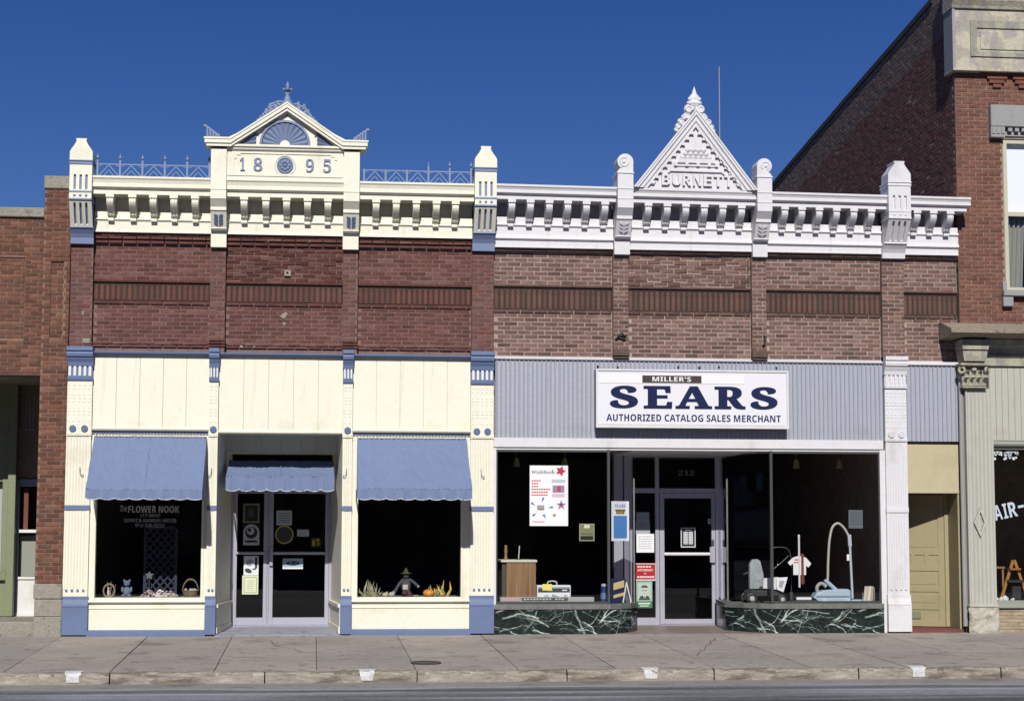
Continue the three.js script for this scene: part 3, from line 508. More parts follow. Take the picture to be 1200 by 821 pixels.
// ---------------------------------------------------------------- catalogue store building (white cornice)
const B = thing('catalog_store_building', 'brick store with white bracketed cornice, steep lettered gable and pale ribbed metal fascia', 'building', [3.2, 0, 0]);
{
  deform = g => { const p = g.attributes.position; for (let i = 0; i < p.count; i++) { const y = p.getY(i); if (y > 6.05 && p.getZ(i) > -1) p.setY(i, y - .0075 * p.getX(i) * Math.min(1, (y - 6.05) / .9)); } };
  const P = [[1.906, 2.155], [4.16, 4.4], [6.31, 6.68]], bays = [[.0, 1.906], [2.155, 4.16], [4.4, 6.31], [6.68, 7.6]];
  shell(B, .0, 6.68, 6.5, 22, stdBrick([.22, .12, .1]));
  M('stair_wall', [bx(7.4, 7.6, 3.0, 6.5, -22, -.32), bx(7.5, 7.6, -.1, 3.0, -22, -1.25), bx(6.7, 7.4, -.1, 6.3, -22, -21.8), bx(6.69, 7.4, 6.05, 6.15, -21.8, -.32)], stdBrick([.2, .11, .09]), B);
  const wall = M('brick_wall', [bx(0, 7.6, 3.0, 6.07, -.3, -.13), bx(0, 7.6, 6.07, 7.0, -.35, -.252), ...bays.map(q => bx(q[0], q[1], 4.33, 6.075, -.2, -.062)), ...P.map(q => bx(q[0] + .004, q[1] - .004, 4.33, 6.075, -.2, .0385))], std([.43, .355, .315], { map: T.grain, bumpMap: T.bump, bumpScale: .004, roughness: .95 }), B);
  const L = [], tones = [[.13, .07, .058], [.165, .089, .074], [.195, .106, .089], [.22, .121, .102], [.245, .14, .119], [.28, .17, .147]];
  for (const q of P) course(L, q[0], q[1], 4.4, 6.08, .042, { tone: .1, spread: .7, L: q[1] - q[0] > .3 ? .203 : .17 });
  bays.forEach((q, i) => {
    const [a, c] = [q[0] + .008, q[1] - .008];
    course(L, a, c, 6.02, 6.07, .015, { H: .055, tone: .0, spread: .4 });
    course(L, a, c, 5.5, 6.0, -.058, { rough: i === 1 ? .8 : 0, tone: i === 1 ? .35 : .15, spread: .75, J: .013 });
    course(L, a, c, 5.045, 5.1, -.035, { H: .055, tone: 0, spread: .3 });
    course(L, a, c, 4.36, 5.04, -.058, { tone: .1, spread: .85, x: .06, J: .013 });
  });
  layBricks(L, tones, wall);
  const rm = [[.14, .072, .056], [.165, .082, .063], [.12, .065, .052]].map(stdBrick);
  for (const q of bays) ribs(wall, q[0] + .005, q[1] - .005, 5.105, 5.45, -.075, rm);
  M('string_course', bays.map(q => zy([[-.1, 5.455], [-.02, 5.46], [-.012, 5.48], [-.02, 5.495], [-.1, 5.497]], q[0], q[1])), stdBrick([.15, .08, .065]), wall);
  for (const q of P.slice(0, 2)) M('pilaster_foot', [bx(q[0] - .01, q[1] + .01, 4.37, 4.41, 0, .1, .004), bx(q[0] - .005, q[1] + .005, 4.41, 4.47, 0, .085, .004), bx(q[0], q[1], 4.33, 4.37, 0, .07)], stdBrick([.13, .085, .07]), wall);
  M('iron_hook', [tube([[1.94, 4.62, .04], [1.97, 4.66, .09], [2.03, 4.72, .1], [2.09, 4.68, .06], [2.12, 4.7, .04]], .014), tube([[2.0, 4.66, .06], [2.06, 4.64, .08], [2.1, 4.62, .05]], .012), tube([[4.35, 4.72, .04], [4.36, 4.68, .09], [4.35, 4.58, .09], [4.33, 4.56, .05]], .014)], K.black, wall);
  cornice(B, .0, 1.906, K.white, 0, [.25, .545, .845, 1.14, 1.437, 1.735]);
  cornice(B, 2.155, 4.16, K.white, 0, [2.43, 2.735, 3.035, 3.335, 3.635, 3.94]);
  cornice(B, 4.4, 6.31, K.white, 0, [4.645, 4.925, 5.21, 5.495, 5.78, 6.07]);
  cornice(B, 6.68, 7.6, K.white, 0, [6.83, 7.1, 7.38]);
  M('cornice_return', [zy([[-.1, 7.012], [.40, 7.012], [.425, 7.027], [.425, 6.995], [.405, 6.975], [.39, 6.942], [.4, 6.932], [.4, 6.895], [.375, 6.885], [.36, 6.872], [.34, 6.868], [-.1, 6.868]], 7.6, 7.7), bx(7.6, 7.65, 6.801, 6.868, .02, .34)], K.white, B);
  pier(B, 6.312, 6.678, K.white, K.white, 0);
  for (const [x0, x1, s] of [[1.915, 2.165, -1], [4.165, 4.405, 1]]) {
    const p = post(B, x0, x1, 7.24, K.white, K.sheetWhite, -.0), cx = (x0 + x1) / 2, r = (x1 - x0) / 2;
    M('post_collar', [bx(x0 - .014, x1 + .014, 7.24, 7.262, .0, .485, .004), bx(x0 - .008, x1 + .008, 6.99, 7.012, .42, .48, .004)], K.white, p);
    // volute: body rises on the inner side, rolls over outward
    const pts = [], c0 = [cx, 7.435]; pts.push([cx - s * r, 7.262], [cx - s * r, 7.4]);
    for (let k = 0; k <= 14; k++) { const a = Math.PI - k / 14 * Math.PI * 1.35; pts.push([c0[0] + s * r * 1.02 * Math.cos(a), c0[1] + r * 1.0 * Math.sin(a)]); }
    pts.push([cx + s * r * .25, 7.39], [cx + s * r * .45, 7.345], [cx + s * r * .9, 7.3], [cx + s * r, 7.262]);
    M('volute', [xy(s > 0 ? pts.reverse() : pts, .1, .46), tr(new THREE.TorusGeometry(r * .55, .014, 6, 24, 5), [cx + s * r * .15, 7.43, .46], [0, 0, s > 0 ? -1 : 4.2 - Math.PI]), sph(cx + s * r * .2, 7.43, .46, .03, .03, .02)], K.white, p);
  }
  // BURNETT gable
  const a0 = 2.17, a1 = 4.17, ax = 3.185, ay = 8.325, by = 7.03, ga = M('gable', [xy([[a0, 7.0], [a1, 7.0], [a1, by], [ax, ay - .02], [a0, by]], .15, .38)], K.white, B);
  const slope = (ay - by) / (ax - a0), band = (d0, d1, z) => xy([[a0 + d0 / slope, by], [ax, ay - d0], [a1 - d0 / slope, by], [a1 - d1 / slope, by], [ax, ay - d1], [a0 + d1 / slope, by]], .3, z);
  M('raking_cornice', [band(0, .04, .5), band(.04, .1, .485), band(.1, .12, .465), band(.12, .2, .455), band(.2, .22, .435), band(.22, .29, .43)], K.white, ga);
  // saw-toothed inner edge of the rake
  for (const s of [-1, 1]) for (let k = 0; k < 10; k++) {
    const t0 = .06 + k * .09, t1 = t0 + .058, e = t => [ax + s * (ax - a0) * .78 * t, ay - .29 - (ay - .29 - by) * t], p = e(t0), q = e(t1), m = [(p[0] + q[0]) / 2 - s * .04, (p[1] + q[1]) / 2 - .034];
    M('dentil', xy(s > 0 ? [p, m, q] : [q, m, p], .36, .43), K.white, ga);
  }
  const sc = []; [[7.66, 4], [7.6, 5], [7.54, 6]].forEach(([y, n]) => { for (let k = 0; k < n; k++) sc.push(tr(new THREE.SphereGeometry(1, 8, 6), [3.19 + (k - (n - 1) / 2) * .085, y, .385], [.35, 0, 0], [.042, .04, .022])); });
  M('scales', sc, K.white, ga);
  M('shelf', [xy([[2.88, 7.455], [3.5, 7.455], [3.46, 7.52], [2.92, 7.52]], .38, .41), bx(2.83, 3.55, 7.4, 7.43, .38, .4), ...[2.86, 3.04, 3.22, 3.4, 3.52].map(x => bx(x - .025, x + .025, 7.4, 7.455, .38, .42)), xy([[2.7, 7.25], [2.78, 7.312], [3.6, 7.312], [3.68, 7.25], [3.7, 7.265], [3.61, 7.335], [2.77, 7.335], [2.68, 7.265]], .38, .415)], K.white, ga);
  const nm = 'BURNETT', w0 = 2.62, w1 = 3.8, cw = (w1 - w0) / 7; for (let k = 0; k < 7; k++) M('letter', word(nm[k], w0 + cw * k + .012, w0 + cw * (k + 1) - .022, 7.085, 7.265, .38, .045, F.b), K.white, ga);
  for (const s of [-1, 1]) M('drop', [tube([[ax + s * .69, 7.25, .39], [ax + s * .72, 7.2, .4], [ax + s * .73, 7.14, .4], [ax + s * .69, 7.11, .4], [ax + s * .66, 7.14, .39]], .022), sph(ax + s * .70, 7.13, .39, .04, .04, .02, 8)], K.white, ga);
  // leafy crest over the apex
  const cr = [];
  for (const s of [-1, 1]) for (const [dx, y, r, ry] of [[.03, 8.36, .06, .07], [.1, 8.33, .075, .085], [.155, 8.24, .035, .03], [.17, 8.2, .05, .05], [.225, 8.13, .058, .055], [.27, 8.05, .05, .055], [.30, 7.99, .04, .045], [.2, 8.1, .05, .06], [.12, 8.22, .06, .06]]) cr.push(sph(ax + s * dx - .005, y, .34, r, ry, .05, 9), tr(new THREE.TorusGeometry(r * .6, r * .2, 6, 12), [ax + s * dx - .005, y, .385]));
  const fl = [[.001, 8.36], [.1, 8.4], [.13, 8.43], [.12, 8.46], [.07, 8.475], [.09, 8.5], [.085, 8.54], [.05, 8.58], [.035, 8.6], [.03, 8.63], [.012, 8.68], [.001, 8.71]];
  M('crest', cr, K.white, ga); M('finial', [norm(new THREE.LatheGeometry(fl.map(p => new THREE.Vector2(...p)), 14).scale(1, 1, .5).translate(ax - .005, 0, .34)), ...[-1, 1].map(s => sph(ax - .005 + s * .08, 8.5, .36, .03, .03, .02, 7))], K.white, ga);
  deform = null;
  // metal fascia with small upright ribs
  const rib = (x0, x1, z) => { const p = [[x0, -.12], [x0, z]], n = Math.round((x1 - x0) / .0715), s = (x1 - x0) / n; for (let k = 0; k < n; k++) { const a = x0 + s * k; p.push([a + s * .12, z], [a + s * .24, z + .02], [a + s * .4, z + .02], [a + s * .52, z]); } p.push([x1, z], [x1, -.12]); return p.reverse(); };
  const mf = M('metal_fascia', [xz(rib(.03, 6.31, -.01), 3.06, 4.3)], K.ribbed, B); M('metal_fascia', [xz(rib(6.69, 7.58, -.01), 3.05, 4.28)], K.ribbed, B);
  M('fascia_flashing', [zy([[-.12, 4.3], [.03, 4.3], [.035, 4.312], [-.05, 4.35], [-.12, 4.35]], 0.01, 6.31), zy([[-.12, 4.28], [.03, 4.28], [.035, 4.292], [-.05, 4.35], [-.12, 4.35]], 6.69, 7.6)], K.sheetWhite, mf);
  for (const x of [1.66, 1.98, 2.96, 3.3, 3.62, 4.56]) M('bolt', sph(x, 4.2 + rr(-.01, .02), .012, .018, .018, .015, 7), K.black, mf);
  column(B, 6.322, 6.678, K.white, K.white, K.white, true, .07);
    // shop window head, glazing, marble stall risers
  M('window_head', [bx(.0, 6.3, 2.91, 3.058, -.25, .03, .006), bx(.03, 6.28, 2.875, 2.91, -.12, .0)], K.white, B);
  M('jamb', [bx(.0, .045, .4, 2.9, -.12, .02)], K.white, B); M('jamb', [bx(6.235, 6.322, .0, 2.9, -.12, .02)], K.white, B);
  const DZ = -1.75, plan = { l: [[.05, 0], [1.83, 0], [2.34, -.6], [2.36, DZ]], r: [[6.23, 0], [4.455, 0], [3.87, -.6], [3.97, DZ]] };
  for (const k of ['l', 'r']) {
    const p = plan[k], s = k === 'l' ? 1 : -1, nx = s;
    const fw = M('shop_window', [bx(Math.min(p[0][0], p[1][0]), Math.max(p[0][0], p[1][0]), .462, .50, -.05, .0), bx(Math.min(p[0][0], p[1][0]), Math.max(p[0][0], p[1][0]), 2.84, 2.875, -.05, .0), bx(p[0][0] - .018, p[0][0] + .018, .5, 2.84, -.05, 0)], k === 'l' ? K.aluDark : K.aluDark, B);
    M('corner_post', bx(p[1][0] - .022, p[1][0] + .022, .462, 2.88, -.05, .012, .004), K.aluDark, fw);
    M('end_post', bx(p[2][0] - .013, p[2][0] + .013, .46, 2.45, p[2][1] - .02, p[2][1] + .013, .003), K.sill, fw);
    pane(p[0][0], p[1][0], .5, 2.84, -.025, fw);
    pane(p[1][0], p[2][0], .5, 2.87, -.025, fw, [p[2][0], p[2][1]]); pane(p[2][0], p[3][0], .5, 2.87, p[2][1], fw, p[3]);
    // stall riser outline: front, rounded splay, return to the door
    const out = (o) => [[p[0][0] - s * .03, o], [p[1][0] + s * .02, o], [p[1][0] + s * .2, o - .1], [p[1][0] + s * .4, o - .3], [p[2][0] + s * (o + .0), p[2][1] + .02], [p[2][0] + s * (o + .01), p[2][1] - .15], [p[3][0] + s * o, DZ]];
    const poly = (o, inn) => { const a = out(o), b = out(inn).reverse(), q = a.concat(b); return s > 0 ? q.reverse() : q; };
    M('stall_riser', xz(poly(.045, -.12), -.05, .385), K.marble, fw);
    M('sill', [xz(poly(.065, -.14), .385, .405), xz(poly(.05, -.14), .405, .462)], K.sill, fw);
    const inside = out(-.1).slice(), fx = p[0][0];
    const fp = [[fx, -.05], [p[1][0], -.05], [p[2][0] - s * .04, p[2][1]], [p[3][0] - s * .06, DZ + .2], [p[3][0] - s * .06, -1.35], [fx, -1.35]]; M('display_floor', xz(s > 0 ? fp.slice().reverse() : fp, .36, .44), K.shelf, fw);
    M('display_back', bx(Math.min(fx, p[3][0] - s * .06), Math.max(fx, p[3][0] - s * .06), 0, .36, -1.37, -1.33), K.plaster, fw);
  }
  // entry
  const e = M('entry', [bx(.09, 6.59, 2.91, 3.3, DZ - .1, -.25), bx(2.2, 4.2, 2.86, 2.91, DZ - .1, -.02)], K.white, B);
  M('entry_floor', [zy([[.1, -.1], [.1, .004], [DZ - .1, .04], [DZ - .1, -.1]], 1.9, 4.45)], std([.3, .24, .235], { map: T.concrete, roughness: .5 }), e);
  const fr = M('door_frame', [bx(2.2, 2.35, .04, 2.86, DZ - .12, DZ + .03), bx(2.375, 2.5, .04, 2.86, DZ - .05, DZ + .03), bx(2.9, 2.965, .04, 2.86, DZ - .05, DZ + .03), bx(3.93, 4.05, .04, 2.86, DZ - .05, DZ + .03), bx(2.5, 2.9, 2.23, 2.31, DZ - .05, DZ + .02), bx(2.965, 3.93, 2.235, 2.31, DZ - .05, DZ + .02), bx(2.5, 2.9, .04, .16, DZ - .05, DZ + .02), bx(2.5, 3.93, 2.83, 2.86, DZ - .05, DZ + .02), bx(2.965, 3.93, .03, .05, DZ - .06, DZ + .04)], K.alu, e);
  pane(2.5, 2.9, .16, 2.23, DZ - .01, fr); pane(2.5, 2.9, 2.31, 2.83, DZ - .01, fr); const tp = pane(2.965, 3.93, 2.31, 2.83, DZ - .01, fr);
  M('house_number', word('212', 3.3, 3.58, 2.53, 2.62, DZ - .004, .003, F.sb), std([.14, .14, .15]), fr);
  const d = M('door', [bx(2.975, 3.055, .055, 2.23, DZ - .03, DZ + .02, .004), bx(3.86, 3.925, .055, 2.23, DZ - .03, DZ + .02, .004), bx(3.055, 3.86, 2.145, 2.23, DZ - .03, DZ + .02, .004), bx(3.055, 3.86, .055, .135, DZ - .03, DZ + .02, .004)], K.alu, B);
  pane(3.055, 3.86, .135, 2.145, DZ - .005, d); M('push_bar', bx(3.04, 3.85, 1.19, 1.24, DZ + .03, DZ + .07, .01), K.white, d); M('pull_handle', bx(3.82, 3.91, 1.07, 1.33, DZ + .02, DZ + .08, .008), K.alu, d); M('lock', bx(3.86, 3.9, 1.35, 1.45, DZ + .02, DZ + .035, .004), K.aluDark, d);
  M('shop_floor', bx(.08, 6.6, -.05, .03, -16, DZ), K.carpet, B);
  // stair bay: tan panel over a door left ajar
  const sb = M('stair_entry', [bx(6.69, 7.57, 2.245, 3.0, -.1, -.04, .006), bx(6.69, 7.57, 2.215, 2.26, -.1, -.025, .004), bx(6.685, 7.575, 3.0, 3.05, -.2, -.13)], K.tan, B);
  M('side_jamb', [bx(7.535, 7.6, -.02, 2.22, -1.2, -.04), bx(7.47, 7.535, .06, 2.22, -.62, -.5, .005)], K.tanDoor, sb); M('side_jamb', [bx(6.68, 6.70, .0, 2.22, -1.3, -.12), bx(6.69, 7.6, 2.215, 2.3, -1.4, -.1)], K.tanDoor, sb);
  M('threshold', bx(6.69, 7.58, -.05, .05, -1.3, .02, .006), K.red, sb); M('stair_back', bx(6.68, 7.6, 0, 3.0, -3.1, -3.0), K.plaster, sb);
  const an = .5, dw = .82, hx = 7.47, hz = -.53, dg = g => tr(g, [hx, 0, hz], [0, -an, 0]); // hinged on the right, swung inwards
  const hole = [];
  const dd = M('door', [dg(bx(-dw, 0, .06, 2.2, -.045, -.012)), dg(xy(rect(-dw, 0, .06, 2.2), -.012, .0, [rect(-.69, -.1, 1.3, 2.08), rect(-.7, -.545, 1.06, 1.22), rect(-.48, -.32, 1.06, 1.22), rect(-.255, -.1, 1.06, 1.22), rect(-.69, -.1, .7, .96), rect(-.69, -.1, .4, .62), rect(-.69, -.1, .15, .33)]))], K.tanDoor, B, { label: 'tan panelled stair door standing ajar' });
  M('panel', [dg(bx(-.65, -.14, 1.34, 2.04, -.012, -.006, .003))], K.tanDoor, dd); M('panel', [dg(bx(-.65, -.14, .74, .92, -.012, -.006, .003))], K.tanDoor, dd); M('panel', [dg(bx(-.65, -.14, .44, .58, -.012, -.006, .003))], K.tanDoor, dd);
  M('letter_grille', dg(bx(-.66, -.4, .18, .3, -.012, .008, .003)), K.olive, dd); M('knob', dg(sph(-.76, 1.0, .03, .025)), K.aluDark, dd);
  // pole on the roof behind the gable
  const an2 = thing('antenna_mast', 'thin pale antenna mast rising behind the steep white gable', 'antenna', [4.57, 6.15, -4]);
  M('mast', cylY(4.57, 6.15, 10.14, -4, .016, .01, 8), K.greyStone, an2); M('mast_foot', bx(4.47, 4.67, 6.15, 6.2, -4.1, -3.9), K.aluDark, an2);
}
// ---------------------------------------------------------------- plain brick building beside the flower shop
{
  const N = thing('brick_building', 'plain reddish brown brick building with stone coping and deep dark doorway', 'building', [-8.4, 0, 0]);
  const XL = -10.4, wall = M('brick_wall', [bx(XL, -6.985, 3.97, 6.41, -.3, -.035), xy(rect(XL, -6.985, 3.97, 6.41), -.035, -.008, [rect(XL + .01, -7.27, 4.53, 5.79)]), bx(-6.985, -6.582, .79, 6.85, -.3, .065), xy(rect(-6.985, -6.582, .79, 6.85), .065, .092, [rect(-6.865, -6.67, 4.53, 5.72)]), bx(-6.985, -6.582, .0, 3.97, -2.6, -.3), bx(XL, -6.6, 6.0, 6.35, -16, -.3), bx(-6.8, -6.6, 0, 6.3, -16, -1.9), bx(XL, -6.6, -.1, 6.3, -16.2, -16)], std([.27, .175, .13], { map: T.grain, bumpMap: T.bump, bumpScale: .004, roughness: .95 }), N);
  const L = [], tones = [[.13, .052, .034], [.16, .062, .04], [.19, .075, .048], [.21, .085, .056], [.15, .07, .052], [.24, .105, .07]];
  const rec = [XL, -7.27, 4.53, 5.79];
  course(L, XL, -6.99, 3.97, 6.41, 0, { holes: [rec], J: .012 }); course(L, XL, -7.275, 4.53, 5.79, -.027, { J: .012, x: .07 });
  const rp = [-6.985, -6.685, 4.53, 5.72]; course(L, -6.985, -6.582, .79, 6.85, .1, { holes: [[-6.86, -6.67, 4.53, 5.72]], J: .012, x: .03 }); course(L, -6.858, -6.675, 4.54, 5.71, .073, { J: .012, L: .17 });
  layBricks(L, tones, wall);
  // returns of the pier and the doorway side
  const S = []; for (let y = .79; y < 6.85; y += .0667) for (let k = 0; k < 1; k++) S.push(bx(-6.99, -6.98, y + .005, y + .06, .0, .09));
  M('brick_return', S, stdBrick([.16, .06, .04]), wall, { kind: 'stuff' });
  M('soldier_lintel', [bx(XL, -6.99, 3.96, 4.03, -.3, .01)], stdBrick([.14, .06, .045]), wall);
  M('coping', [bx(XL, -6.992, 6.41, 6.56, -.35, .05, .012)], K.stone, N); M('coping', [bx(-7.0, -6.585, 6.85, 7.05, -.35, .13, .012)], K.stone, N);
  M('pier_base', [bx(-7.0, -6.58, .56, .79, -.6, .13, .015), bx(-6.985, -6.575, .3, .558, -.6, .12, .012), bx(-6.99, -6.575, -.06, .298, -.6, .13, .012)], K.stone, N);
  M('doorway_ceiling', bx(XL, -6.99, 3.97, 4.05, -2.6, -.3), K.plaster, N); M('inner_wall', bx(XL, -6.99, 0, 6.0, -7.1, -7), K.plaster, N); M('doorway_back', [bx(XL - .2, XL, -.1, 6.4, -16, .0), bx(XL, -7.9, .2, 3.97, -2.6, -2.5), bx(-7.95, -6.98, 2.44, 3.97, -2.45, -2.35)], K.plaster, N);
  M('doorway_post', bx(-7.765, -7.64, .2, 3.97, -2.15, -2.0, .006), K.olive, N);
  M('doorway_step', [bx(XL, -6.985, -.06, .19, -2.6, -.5, .015)], K.stone, N);
  M('transom_bars', [...[-7.62, -7.56, -7.5, -7.44].map(x => bx(x, x + .012, 3.25, 3.79, -2.34, -2.325)), bx(-7.66, -7.4, 3.23, 3.25, -2.34, -2.32)], K.alu, N);
  const d = M('door', [bx(-7.75, -7.62, .19, 2.43, -2.36, -2.3, .006), bx(-7.28, -7.18, .19, 2.43, -2.36, -2.3, .006), bx(-7.62, -7.28, 2.31, 2.43, -2.36, -2.3, .006)], K.blueDoor, N);
  M('kick_panel', bx(-7.62, -7.28, .24, .79, -2.35, -2.31), K.white2, d); for (const q of [[-7.62, -7.28, .79, .83], [-7.62, -7.28, 1.55, 1.6], [-7.7, -7.24, .19, .24]]) M('rail', bx(...q, -2.35, -2.285), K.white2, d);
  pane(-7.62, -7.28, .83, 1.55, -2.325, d); pane(-7.62, -7.28, 1.6, 2.31, -2.325, d); M('inner_curtain', bx(-7.56, -7.49, 1.6, 2.31, -2.45, -2.4), K.red, d); M('inner_blind', bx(-7.62, -7.28, .83, 1.5, -2.5, -2.48), std([.3, .31, .27]), d); M('handle', bx(-7.7, -7.67, 1.08, 1.25, -2.3, -2.26), K.black, d); 
  const w = M('shop_window', [bx(-7.86, -7.77, .85, 2.42, -2.2, -2.08, .006), bx(XL, -7.77, .78, .88, -2.22, -2.04, .006), bx(XL, -7.77, .2, .78, -2.2, -2.12), bx(XL, -7.77, 2.38, 3.97, -2.2, -2.12)], K.olive, N); pane(XL, -7.86, .88, 2.38, -2.14, w); M('window_blind', bx(XL, -7.87, .9, 2.36, -2.3, -2.28), std([.4, .42, .44]), w);
}

// ---------------------------------------------------------------- tall brick building with weathered shop front
{
  const C = thing('tall_brick_building', 'taller brown brick building with weathered metal cornice and pale fluted shop column', 'building', [10, 0, 0]);
  const XR = 12.6, tones = [[.17, .066, .046], [.195, .076, .053], [.22, .088, .061], [.24, .1, .07], [.2, .094, .07]], mortar = std([.36, .26, .215], { map: T.grain, bumpMap: T.bump, bumpScale: .004, roughness: .95 });
  const top = z => 10.75 + .103 * z + .02 * Math.sin(z * 3.1);
  const zs = [-.02, -1, -3, -6, -9, -12.5, -17, -22];
  const side = M('side_wall', [zy([...zs.map(z => [z, top(z)]), [-22, 0], [-.02, 0]], 7.628, 7.9)], mortar, C);
  // side courses: one joined part, the bricks foreshorten to a few pixels
  {
    const tn = [...tones, [.24, .1, .07], [.36, .28, .23]], geos = [], m4 = new THREE.Matrix4(), q = new THREE.Quaternion().setFromEuler(new THREE.Euler(0, -Math.PI / 2, 0)), o = org.get(side);
    for (let r = 0; r < 74; r++) {
      const y = 5.9 + r * .0667; let z = -.02 - (r % 2) * .107;
      while (z > -20) {
        const L = z === -.02 && 0 ? .1 : .203; z -= .214; if (y > top(z) - .1) continue; const upper = y > top(z) - .75;
        const c = tn[Math.min(6, Math.floor(R() * 6 + (R() < .06 ? 1 : 0)))], v = rr(.88, 1.12);
        m4.compose(new THREE.Vector3(7.623 + rr(-.0025, .002) - o[0], y - o[1], z + .1 - o[2]), q, new THREE.Vector3(L, .056, .03));
        const g = brickGeo[r % 4].clone().applyMatrix4(m4), n = g.attributes.position.count, A = new Float32Array(n * 3), gr = upper ? .55 : 0;
        for (let i = 0; i < n; i++) { A[i * 3] = lerp(c[0], .26, gr) * v * .78; A[i * 3 + 1] = lerp(c[1], .22, gr) * v * .78; A[i * 3 + 2] = lerp(c[2], .19, gr) * v * .78; }
        g.setAttribute('color', new THREE.BufferAttribute(A, 3)); geos.push(g);
      }
    }
    add('side_bricks', mergeGeometries(geos), new THREE.MeshStandardMaterial({ vertexColors: true, map: T.grain, roughness: .95 }), side, { kind: 'stuff' });
    M('side_coping', zs.slice(1, -1).map((z, i) => zy([[z, top(z) - .06], [z, top(z) + .04], [zs[i + 2], top(zs[i + 2]) + .04], [zs[i + 2], top(zs[i + 2]) - .06]], 7.6, 7.95)), K.tar, side);
  }
  const WX0 = 8.42, WX1 = 9.55, wins = [[WX0, WX1], [10.6, 11.73]], H = wins.map(w => rect(w[0], w[1], 5.5, 8.04));
  const wall = M('brick_wall', [xy(rect(7.63, XR, 4.7, 9.2), -.25, -.008, H)], mortar, C);
  const L = [];
  course(L, 7.632, XR, 4.95, 9.13, 0, { holes: wins.map(w => [w[0] - .02, w[1] + .02, 5.4, 8.2]), J: .011 });
  layBricks(L, tones, wall);
  // corbel table under the cornice
  const cb = []; for (let x = 8.12; x < XR - .2; x += .44) { cb.push(bx(x + .04, x + .38, 9.03, 9.085, 0, .05), bx(x + .08, x + .34, 8.96, 9.015, 0, .045), bx(x + .14, x + .28, 8.89, 8.945, 0, .04)); }
  M('corbel_table', [bx(8.05, XR, 9.09, 9.13, 0, .07), ...cb], stdBrick([.2, .075, .052]), wall);
  const mc = M('metal_cornice', [bx(7.57, XR, 9.17, 10.18, -.3, .1), bx(7.55, XR, 9.13, 9.17, -.3, .14, .006), zy([[-.3, 10.18], [.14, 10.18], [.16, 10.22], [.22, 10.3], [.3, 10.55], [.34, 10.75], [-.3, 10.75]], 7.54, XR)], K.old, C);
  M('panel_frame', [xy(rect(7.86, XR, 9.38, 9.98), .1, .125, [rect(7.97, XR - .1, 9.46, 9.86)])], K.sageOld, mc); M('panel_field', bx(8.03, XR - .2, 9.5, 9.8, .1, .118, .006), K.old, mc); M('corner_strip', bx(7.555, 7.6, 9.17, 10.18, -.3, .12), K.greyStone, mc);
  for (const [a, c] of wins) {
    const w = M('window', [xy(rect(a, c, 5.5, 8.04), -.14, -.03, [rect(a + .07, c - .07, 6.83, 7.97), rect(a + .07, c - .07, 5.58, 6.76)])], pnt([.55, .54, .42]), C);
    pane(a + .07, c - .07, 6.83, 7.97, -.08, w); pane(a + .07, c - .07, 5.58, 6.76, -.1, w);
    M('blind', bx(a + .06, c - .06, 6.8, 7.98, -.15, -.135), std([.8, .84, .92], { roughness: .8 }), w); M('room', bx(a - .3, c + .3, 5.1, 9.0, -6.1, -6), K.plaster, w);
    M('curtain', sheet(24, 2, (u, v) => [a + .08 + u * .28 + v * .06, 5.6 + v * 1.15, -.22 + .03 * Math.sin(u * 22)]), std([.27, .27, .25], { roughness: 1, side: THREE.DoubleSide }), w); M('curtain', sheet(24, 2, (u, v) => [c - .08 - u * .3, 5.6 + v * 1.15, -.22 + .03 * Math.sin(u * 22)]), std([.27, .27, .25], { roughness: 1, side: THREE.DoubleSide }), w);
    M('lintel', [bx(a - .24, c + .24, 8.22, 8.58, -.02, .12, .008), bx(a - .24, a - .0, 8.04, 8.22, -.02, .11, .006), bx(c + .0, c + .24, 8.04, 8.22, -.02, .11, .006), bx(a, c, 8.08, 8.22, -.1, .02), ...Array.from({ length: 9 }, (_, k) => bx(a + .06 + k * .115, a + .13 + k * .115, 8.15, 8.22, .02, .09)), ...[0, 1, 2].map(k => bx(a - .22 + k * .075, a - .17 + k * .075, 8.1, 8.2, .11, .125))], K.greyStone, w);
    M('sill', [bx(a - .09, c + .09, 5.42, 5.52, -.1, .13, .01), bx(a - .09, a + .08, 5.25, 5.42, -.02, .1, .01), bx(c - .08, c + .09, 5.25, 5.42, -.02, .1, .01), bx(a - .08, a - .01, 5.52, 5.66, -.02, .06, .006)], K.greyStone, w);
  }
  // shop front
  const lg = M('stone_ledge', [zy([[-.2, 4.98], [.06, 4.97], [.4, 4.87], [.55, 4.83], [.55, 4.765], [.45, 4.72], [-.2, 4.7]], 7.28, XR)], std([.33, .29, .24], { map: T.concrete, bumpMap: T.bump, bumpScale: .012, roughness: .95 }), C);
  M('entablature', [zy([[-.2, 4.28], [.06, 4.28], [.06, 4.42], [.085, 4.43], [.085, 4.45], [.06, 4.46], [.06, 4.56], [.1, 4.575], [.13, 4.62], [.13, 4.64], [.16, 4.65], [.18, 4.7], [-.2, 4.7]], 8.0, XR), bx(7.6, 8.0, 4.25, 4.7, -.2, 0)], K.sageOld, lg);
  const taper = (x0, x1, y0, y1, k, z) => xy([[x0 + k, y0], [x1 - k, y0], [x1, y1], [x0, y1]], -.1, z);
  const imp = M('impost_block', [taper(7.535, 8.0, 4.6, 4.68, .005, .32), taper(7.545, 7.99, 4.52, 4.595, .01, .3), taper(7.56, 7.975, 4.335, 4.51, .025, .27), bx(7.6, 7.93, 4.3, 4.335, -.1, .2)], K.sageOld, C);
  M('abacus', bx(7.515, 8.01, 4.255, 4.3, -.1, .3, .012), K.sageOld, imp);
  const cap = M('capital', [xy([[7.58, 3.9], [7.95, 3.9], [7.99, 4.255], [7.54, 4.255]], -.1, .2), bx(7.56, 7.97, 3.9, 3.93, -.1, .23, .008)], K.sageOld, C);
